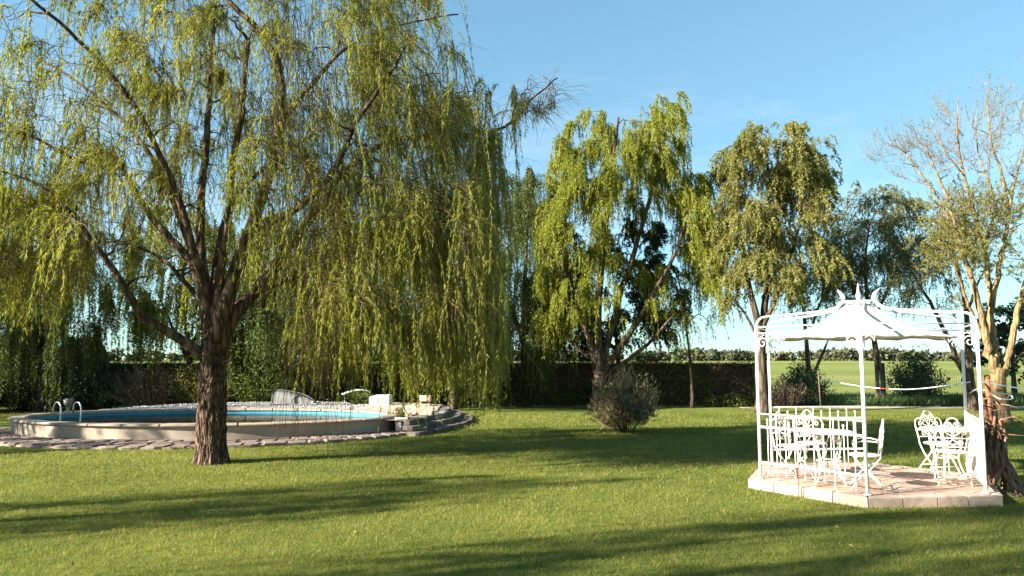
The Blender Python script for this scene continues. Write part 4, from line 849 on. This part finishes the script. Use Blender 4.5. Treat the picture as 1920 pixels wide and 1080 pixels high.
def make_chair():
    c = empty('garden_chair', (0, 0, 0), 'x', 'chair', 'white wrought-iron garden chairs'); W = M['cream_iron']
    # faces -y, back at +y
    m = MB(); a = np.linspace(0, 2 * np.pi, 28, endpoint=False); m.tube(np.stack([.205 * np.cos(a), .20 * np.sin(a), np.full(28, .45)], -1), .012, 8, closed=True); seat = m.build('seat', W, c, True)
    for i in range(7):
        x = -.165 + .055 * i; h = math.sqrt(max(0, .2 ** 2 - x * x)); m = MB(); m.box((x, 0, .455), (.042, 2 * h, .008)); m.build('slat', W, seat)
    yb = lambda z: .19 + .10 * max(0, (z - .45)) ** 1.0 * 1.3
    arch = [(-.19, .45), (-.205, .58), (-.225, .70), (-.215, .79), (-.165, .825), (-.115, .83), (-.085, .87), (-.05, .925), (0, .945)]
    arch = arch + [(-x, z_) for x, z_ in arch[-2::-1]]
    m = MB(); m.tube(spline([[x, yb(z_), z_] for x, z_ in arch], 60), .0105, 8); m.build('back_frame', W, c, True)
    for z_, hw in ((.535, .198), (.66, .215)):
        m = MB(); m.tube(np.array([[-hw, yb(z_), z_], [0, yb(z_) + .01, z_], [hw, yb(z_), z_]]), .007, 6); m.build('back_rail', W, c, True)
    def scroll(x0, z0, sx, sz, r0, turns=1.35, stem=None):
        q = np.linspace(0, 1, 24); an = q * turns * 2 * np.pi; r_ = r0 * (1 - .8 * q)
        cx, cz = x0 + sx * r0, z0
        pts = [[cx - sx * r_[i] * math.cos(an[i]), yb(cz), cz + sz * r_[i] * math.sin(an[i])] for i in range(24)]
        if stem is not None: pts = list(spline([[stem[0], yb(stem[1]), stem[1]], [(stem[0] * .7 + x0 * .3), yb(stem[1]), (stem[1] + z0) / 2], pts[0]], 8)[:-1]) + pts
        mm = MB(); mm.tube(np.array(pts), .0065, 6); mm.build('scroll', W, c, True)
    for s in (-1, 1):
        scroll(s * .035, .79, s, 1, .055, stem=(0, .665)); scroll(s * .09, .735, s, 1, .042, stem=(0, .66)); scroll(s * .02, .86, s, 1, .025, stem=(0, .78))
        scroll(s * .05, .60, s, -1, .045, stem=(0, .655)); scroll(s * .05, .585, s, 1, .04, stem=(0, .54))
        # crossing legs and arm on each side
        m = MB(); m.tube(spline([[s * .19, .20, .45], [s * .20, .08, .30], [s * .20, -.06, .17], [s * .20, -.19, 0]], 14), .011, 8); m.build('leg', W, c, True)
        m = MB(); m.tube(spline([[s * .185, -.15, .45], [s * .19, -.06, .30], [s * .195, .08, .17], [s * .205, .24, 0]], 14), .011, 8); m.build('leg', W, c, True)
        m = MB(); m.tube(spline([[s * .215, yb(.62), .63], [s * .235, .10, .655], [s * .24, -.06, .65], [s * .235, -.14, .61], [s * .21, -.12, .53], [s * .19, -.10, .45]], 22), .009, 8); m.build('arm', W, c, True)
    for y, z_ in ((-.13, .1), (.16, .1)):
        m = MB(); m.tube(np.array([[-.2, y, z_], [.2, y, z_]]), .008, 6); m.build('stretcher', W, c, True)
    return c
def make_table():
    t = empty('garden_table', (0, 0, 0), 'x', 'table', 'round white iron garden tables'); W = M['cream_iron']
    m = MB(); m.lathe([(.001, .705), (.31, .705), (.335, .70), (.345, .71), (.345, .728), (.335, .735), (.31, .73), (.001, .728)], (0, 0, 0), 36); m.build('top', W, t, True)
    for k in range(4):
        a = k * math.pi / 2 + .5; c, s = math.cos(a), math.sin(a)
        m = MB(); m.tube(spline([[r * c, r * s, z_] for r, z_ in ((.27, .705), (.22, .62), (.20, .45), (.16, .30), (.20, .14), (.27, 0))], 24), .011, 8); m.build('leg', W, t, True)
        q = np.linspace(0, 1, 20); an = q * 2.6 * np.pi; r_ = .06 * (1 - .8 * q); m = MB(); m.tube(np.array([[(.15 - r_[i] * math.cos(an[i])) * c, (.15 - r_[i] * math.cos(an[i])) * s, .60 + r_[i] * math.sin(an[i])] for i in range(20)]), .006, 6); m.build('scroll', W, t, True)
    m = MB(); a = np.linspace(0, 2 * np.pi, 24, endpoint=False); m.tube(np.stack([.165 * np.cos(a), .165 * np.sin(a), np.full(24, .30)], -1), .008, 6, closed=True); m.build('ring', W, t, True)
    return t
def furniture():
    z0 = GZ + .003; ch = make_chair(); tb = make_table(); first = True
    T1 = gp(1548, 900, GZ); T2 = gp(1771, 895, GZ)
    T1 = np.array([4.62, 10.98]); T2 = np.array([6.58, 11.40])
    for i, (p, lab) in enumerate([(T1, 'round white table behind the gazebo railing, ringed by three chairs'), (T2, 'round white table beside the solid side screen, with two chairs')]):
        o = tb if i == 0 else copy_tree(tb); o.location = (p[0], p[1], z0); o.rotation_euler.z = .4 * i; o['label'] = lab
    # (position, table it faces or heading, label)
    spots = [((4.92, 10.50), R(-112), 'white scrolled chair at the front gazebo post, its curved back edge-on'),
             ((4.32, 11.55), R(32), 'leftmost white chair behind the railing, its round back toward the left post'),
             ((4.76, 11.92), R(-8), 'white chair at the rear of the left table, between the table and back railing'),
             ((6.76, 11.90), R(6), 'white chair behind the right table, the taller-looking left back of the pair'),
             ((6.34, 10.86), R(158), 'white chair in front of the right table, next to the side screen')]
    for i, (p, rz, lab) in enumerate(spots):
        o = ch if i == 0 else copy_tree(ch); o.location = (p[0], p[1], z0); o.rotation_euler.z = rz; o['label'] = lab
furniture()

#--FENCES--
def fences():
    rng = np.random.default_rng(80)
    x0, x1 = -30.0, pp(1412, 700, FY)[0]; br = empty('brush_fence', ((x0 + x1) / 2, FY, 0), 'dark brushwood fence on posts and rails along the back of the lawn', 'fence'); bx = (x0 + x1) / 2
    nb = 16; w = (x1 - x0) / nb
    for i in range(nb + 1):
        m = MB(); m.tube(np.array([[x0 + i * w - bx, -.09, 0], [x0 + i * w - bx + rng.uniform(-.03, .03), -.09, 1.74 + rng.uniform(-.05, .05)]]), .06, 8); m.build('post', M['fence_wood'], br, True)
    for i in range(nb):
        xa, xb = x0 + i * w - bx, x0 + (i + 1) * w - bx; h = 1.70 + rng.uniform(-.03, .03)
        m = MB(); m.box(((xa + xb) / 2, .03, h / 2 + .03), (w - .02, .05, h - .06)); m.build('panel', M['fence_panel'], br)
        for z_, t in ((1.70, .045), (1.12, .055), (.42, .05)):
            m = MB(); m.tube(np.array([[xa + .01, -.05, z_ + rng.uniform(-.03, .03)], [(xa + xb) / 2, -.06, z_], [xb - .01, -.05, z_ + rng.uniform(-.03, .03)]]), t, 6); m.build('rail', M['fence_wood'], br, True)
    n = 9000; S = np.stack([rng.uniform(x0, x1, n) - bx, rng.uniform(-.16, .05, n), rng.uniform(.1, 1.82, n)], -1)
    P = strands(rng, S, unit(rng.normal(0, 1, (n, 3)) * [1, .35, .7]), rng.uniform(.2, .7, n), .8, .2, K=4, sway=.15)
    P[..., 2] = np.abs(P[..., 2]); strand_mesh('brush', P, rng.uniform(.003, .008, n), M['bare_twig'], br)['kind'] = 'stuff'
    n = 42000; S = np.stack([rng.uniform(x0, x1, n) - bx, rng.uniform(-.28, .05, n), rng.uniform(.03, 1, n) ** .8 * 1.84], -1); S[:, 2] *= 1 + .06 * np.sin(S[:, 0] * 2.3) * np.sin(S[:, 0] * .71)
    leaf_mesh(rng, 'dead_leaves', S, rng.normal(0, 1, (n, 3)) + [0, 0, -.4], rng.uniform(.05, .13, n), rng.uniform(.02, .05, n), M['dry_leaf'], br)['kind'] = 'stuff'
    n = 22000; gx = rng.uniform(x0, x1, n) - bx; gz = rng.uniform(.02, 1, n) * (1.15 + .75 * np.sin(gx * .9 + np.sin(gx * 2.1))); ok = gz > .02; gx, gz = gx[ok], gz[ok]; n = len(gx)
    leaf_mesh(rng, 'ivy', np.stack([gx, rng.uniform(-.34, -.12, n), gz], -1), rng.normal(0, 1, (n, 3)) + [0, 0, -.4], rng.uniform(.06, .13, n), rng.uniform(.04, .08, n), M['green_leaf'], br)['kind'] = 'stuff'
    # wire mesh fence
    a, b = x1 + .1, 32.0; r = empty('wire_fence', ((a + b) / 2, FY, 0), 'green welded wire fence between the lawn and the field', 'fence'); c = (a + b) / 2
    for x in np.arange(a + .1, b, 2.45):
        m = MB(); m.tube(np.array([[x - c, 0, 0], [x - c, 0, 1.38]]), .022, 8); m.build('post', M['mesh_wire'], r, True)
    m = MB(); xs = np.arange(a, b, .085); n = len(xs)
    V = np.array([[[x - .0022 - c, -.03, .03], [x + .0022 - c, -.03, .03], [x + .0022 - c, -.03, 1.30], [x - .0022 - c, -.03, 1.30]] for x in xs]).reshape(-1, 3); m.add(V, np.arange(4 * n).reshape(-1, 4))
    V2 = V + np.array([0, .0044, 0]); m.add(V2, np.arange(4 * n).reshape(-1, 4))
    for z_ in np.arange(.03, 1.31, .11): m.box((0, -.027, z_), (b - a, .0045, .0045))
    m.build('wire_mesh', M['mesh_wire'], r)['kind'] = 'stuff'
    m = MB(); m.tube(np.array([[a - c, -.03, 1.31], [b - c, -.03, 1.31]]), .008, 6); m.build('top_wire', M['mesh_wire'], r)
    # barrier tapes
    def tape(pts, Y, nseg, label, reds):
        P = spline(line(pts, Y), nseg + 1); o = P[0].copy(); e = empty('barrier_tape', o, label, 'tape', 'red and white barrier tapes')
        for i in range(nseg):
            p, q = P[i] - o, P[i + 1] - o; m = MB(); up = np.array([0, .004, .017]); f = np.array([0, .004, -.001]); m.add([p - up, q - up, q + up, p + up, p - up + f, q - up + f, q + up + f, p + up + f], [[0, 1, 2, 3], [7, 6, 5, 4], [0, 4, 5, 1], [3, 2, 6, 7], [0, 3, 7, 4], [1, 5, 6, 2]]); m.build('band', M['tape_red'] if i % 9 == reds + 5 else M['tape_white'], e)
    tape([(1538, 711), (1600, 722), (1650, 728), (1700, 730), (1750, 726), (1820, 716)], 27.7, 15, 'sagging barrier tape strung across behind the gazebo opening', 1)
    tape([(1836, 715), (1870, 721), (1920, 729), (1960, 732)], 22.1, 6, 'short barrier tape tied to the pale willow trunk', 2)
    # rustic post beyond the fence, stake
    m = MB(); p = pp(1656, 700, 33.5); m.tube(np.array([[0, 0, -.02], [.01, 0, .9], [0, 0, 1.72]]), [.085, .08, .075], 10); m.box((0, 0, 1.72), (.1, .1, .012)); o = m.build('wooden_post', M['fence_wood'], None, True); o.location = (p[0], p[1], 0); tag(o, 'dark wooden post standing in the field edge beside the grey tree trunk', 'post')
    m = MB(); p = pp(1536, 720, 29.0); m.tube(np.array([[-.02, 0, 1.45], [0, 0, .7], [.03, 0, -.02]]), [.018, .02, .022], 8); m.lathe([(.001, -.01), (.026, -.005), (.026, .012), (.001, .02)], (-.02, 0, 1.455), 8); o = m.build('wooden_stake', M['bare_twig'], None, True); o.location = (p[0], p[1], 0); tag(o, 'thin pale stake holding the tape left of the gazebo centre post', 'stake')
    # rough grass beyond the wire fence
    n = 42000; rg = np.random.default_rng(81); x = rg.uniform(8, 31, n); y = FY + .15 + rg.uniform(0, 1, n) ** 1.4 * 4.5
    leaf_mesh(rg, 'rough_grass', np.stack([x, y, np.zeros(n)], -1), rg.normal(0, .35, (n, 3)) + [0, 0, 1], rg.uniform(.15, .5, n), rg.uniform(.02, .04, n), M['rough_grass'], None)
    tag(bpy.data.objects['rough_grass'], 'tall uncut grass beyond the wire fence', 'grass', kind='stuff')
fences()

def vine_post():
    b = gp(1880, 925); rng = np.random.default_rng(90)
    r = empty('rusty_post', (b[0] - .10, b[1] + .02, 0), 'rusty iron pipe standing among vine stems at the platform corner', 'post')
    m = MB(); m.tube(np.array([[0, 0, -.02], [-.0, 0, .8], [-.01, 0, 1.66]]), .035, 12); m.build('pipe', M['rust'], r, True)
    m = MB(); m.lathe([(.001, .03), (.03, .028), (.042, .012), (.042, -.02), (.036, -.02)], (-.01, 0, 1.66), 12); m.build('cap', M['rust'], r, True)
    v = empty('old_vine', (b[0], b[1], 0), 'gnarled old vine twisting up the rusty post beside the gazebo', 'vine')
    for k in range(15):
        a0 = rng.uniform(0, 6.28); tw = rng.uniform(-4, 4); h = rng.uniform(.9, 1.35); s = np.linspace(0, 1, 22); rr = .19 * (1 - s) ** 1.5 + .065 + .025 * np.sin(s * 9 + k)
        P = np.stack([rr * np.cos(a0 + tw * s) - .08 * s, rr * np.sin(a0 + tw * s), h * s - .02], -1) + np.cumsum(rng.normal(0, .006, (22, 3)), 0)
        m = MB(); m.tube(P, (.042 - .024 * s) * rng.uniform(.7, 1.2), 8); m.build('stem', M['vine'], v, True)
    for k in range(22):
        z_ = rng.uniform(.25, 1.35); a = rng.uniform(0, 6.28); L = rng.uniform(.12, .4); d = np.array([math.cos(a), math.sin(a), rng.uniform(-.5, .6)]); s0 = np.array([-.07 + .05 * math.cos(a), .05 * math.sin(a), z_])
        m = MB(); m.tube(spline([s0, s0 + d * L * .5 + rng.normal(0, .04, 3), s0 + d * L + rng.normal(0, .06, 3)], 8), np.linspace(.012, .004, 8), 6); m.build('shoot', M['vine'], v, True)
    n = 500; leaf_mesh(rng, 'dry_leaves', np.stack([rng.normal(-.17, .05, n), rng.normal(0, .07, n), rng.uniform(.65, 1.0, n)], -1), rng.normal(0, 1, (n, 3)), rng.uniform(.02, .05, n), rng.uniform(.01, .03, n), M['dry_leaf'], v)['kind'] = 'stuff'
    m = MB(); th = np.linspace(0, 2 * np.pi, 40); m.prism(np.stack([.42 * np.cos(th[:-1]) * (1 + .12 * np.sin(3 * th[:-1])) + .08, .3 * np.sin(th[:-1])], -1), -.01, .02, .015); m.build('soil_mound', M['soil'], v)
    # bent wire hoop
    w = MB(); Y = b[1] + .05; w.tube(spline([pp(1818, 737, Y), pp(1832, 730, Y), pp(1850, 733, Y), pp(1862, 741, Y - .1), pp(1875, 748, Y - .2), pp(1893, 749, Y - .1), pp(1899, 746, Y), pp(1893, 740, Y + .15), pp(1880, 738, Y + .2), pp(1860, 736, Y + .2)], 60) - np.array([b[0], Y, 1.4]), .008, 6); w.tube(spline([pp(1836, 752, Y), pp(1846, 748, Y), pp(1856, 748, Y), pp(1866, 752, Y)], 16) - np.array([b[0], Y, 1.4]), .007, 6)
    o = w.build('wire_hoop', M['cream_iron'], None, True); o.location = (b[0], Y, 1.4); tag(o, 'bent pale wire hoop hooked around the top of the old vine', 'wire')
vine_post()

#--FAR--
def far_woods():
    rng = np.random.default_rng(100); P = []; n_t = 620; X = np.sort(rng.uniform(-900, 900, n_t)); 
    for x in X:
        y = 560 + rng.uniform(0, 90) + 25 * math.sin(x * .011); h = rng.uniform(4.5, 8.5) * (1 + .25 * math.sin(x * .05)); w = h * rng.uniform(.55, .9); m = 110
        v = unit(rng.normal(size=(m, 3))) * rng.uniform(.4, 1, (m, 1)) ** .5
        P.append(np.array([x, y, h * .52]) + v * np.array([w, w, h * .5]))
    P = np.vstack(P); n = len(P); ti = np.repeat(rng.normal(.45, .2, n_t), 110) + rng.normal(0, .12, n)
    leaf_mesh(rng, 'distant_woods', P, rng.normal(0, 1, (n, 3)), rng.uniform(2.0, 4.0, n), rng.uniform(1.8, 3.4, n), M['far_leaf'], None, ti)
    tag(bpy.data.objects['distant_woods'], 'low band of distant woodland along the horizon', 'woods', kind='stuff')
far_woods()

#--GRASS--
def grass():
    rng = np.random.default_rng(110); n = 560000
    y = np.exp(rng.uniform(math.log(4.6), math.log(26), n)); x = rng.uniform(-.86, .86, n) * y
    hexd = np.ones(n, bool)
    for k in range(6): a = (GA[k] + GA[(k + 1) % 6 if k < 5 else 5] + (R(60) if k == 5 else 0)) / 2; hexd &= ((x - GC[0]) * math.cos(a) + (y - GC[1]) * math.sin(a)) < 1.86 * math.cos(R(30))
    dk = ((x - PC[0]) / 5.68) ** 2 + ((y - PC[1] + .15) / 4.12) ** 2 < 1
    bed = in_ell(x, y, PA * 1.0, PB) | ((x > -15) & (x < -1.6) & (y > 20.5)) 
    ok = ~hexd & ~dk & ~bed & (y < FY - 1); x, y = x[ok], y[ok]; n = len(x)
    sc_ = np.maximum(1, y / 7.0); h = rng.uniform(.016, .038, n) * sc_ ** .45; w = .0042 * sc_ ** .95 * rng.uniform(.7, 1.3, n)
    # taller tufts against the platform edge
    dh = np.hypot(x - GC[0], y - GC[1]); near = (dh < 2.12); h = np.where(near & (rng.uniform(size=n) < .35), h * 1.9, h)
    # tufts of unequal height and colour
    def cell(c, k): i = np.floor(x / c + 7.3 * k).astype(np.int64); j = np.floor(y / c + 3.1 * k).astype(np.int64); v = np.sin(i * 127.1 + j * 311.7 + k * 17.3) * 43758.5453; return v - np.floor(v)
    tuft = .5 * cell(.055 * sc_.round(), 1) + .5 * cell(.13 * sc_.round(), 2); h = h * (.45 + 1.15 * tuft)
    a = rng.uniform(0, 6.28, n); ln = rng.uniform(.2, 1.0, n) * h; b = a + rng.normal(0, 1.2, n)
    dx, dy = np.cos(a) * w / 2, np.sin(a) * w / 2; z = np.zeros(n)
    V = np.stack([np.stack([x - dx, y - dy, z], -1), np.stack([x + dx, y + dy, z], -1), np.stack([x + np.sin(b) * ln, y - np.cos(b) * ln, h], -1)], 1).reshape(-1, 3)
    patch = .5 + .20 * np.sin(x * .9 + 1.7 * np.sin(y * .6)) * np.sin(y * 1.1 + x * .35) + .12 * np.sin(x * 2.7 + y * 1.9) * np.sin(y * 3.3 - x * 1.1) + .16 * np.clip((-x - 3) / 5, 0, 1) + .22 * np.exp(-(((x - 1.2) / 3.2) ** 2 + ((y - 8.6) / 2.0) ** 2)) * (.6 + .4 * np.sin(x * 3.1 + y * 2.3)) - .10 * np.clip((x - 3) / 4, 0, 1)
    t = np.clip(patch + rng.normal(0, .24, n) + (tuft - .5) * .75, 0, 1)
    o = link('lawn_grass', mesh_np('lawn_grass', V, None, np.arange(3 * n).reshape(-1, 3), M['grass_blade'], attr=np.repeat(t, 3)))
    tag(o, 'short mown grass covering the lawn', 'grass', kind='stuff')
    m = 500; yy = np.exp(rng.uniform(math.log(5), math.log(26), m)); xx = rng.uniform(-.8, .8, m) * yy; q = rng.uniform(size=m) < .35
    xx[q] = -5.6 + rng.normal(0, 2.6, q.sum()); yy[q] = 14 + rng.normal(0, 2.2, q.sum()); k2 = ~in_ell(xx, yy + .15, 5.8, 4.3) & (np.hypot(xx - GC[0], yy - GC[1]) > 2) & (yy < 22); xx, yy = xx[k2], yy[k2]; m = len(xx)
    o = leaf_mesh(rng, 'fallen_leaves', np.stack([xx, yy, rng.uniform(.015, .04, m)], -1), rng.normal(0, 1, (m, 3)) * [1, 1, .25], rng.uniform(.04, .09, m), rng.uniform(.012, .022, m), M['litter'], None)
    tag(o, 'small dry fallen leaves scattered over the lawn', 'leaves', kind='stuff')
grass()
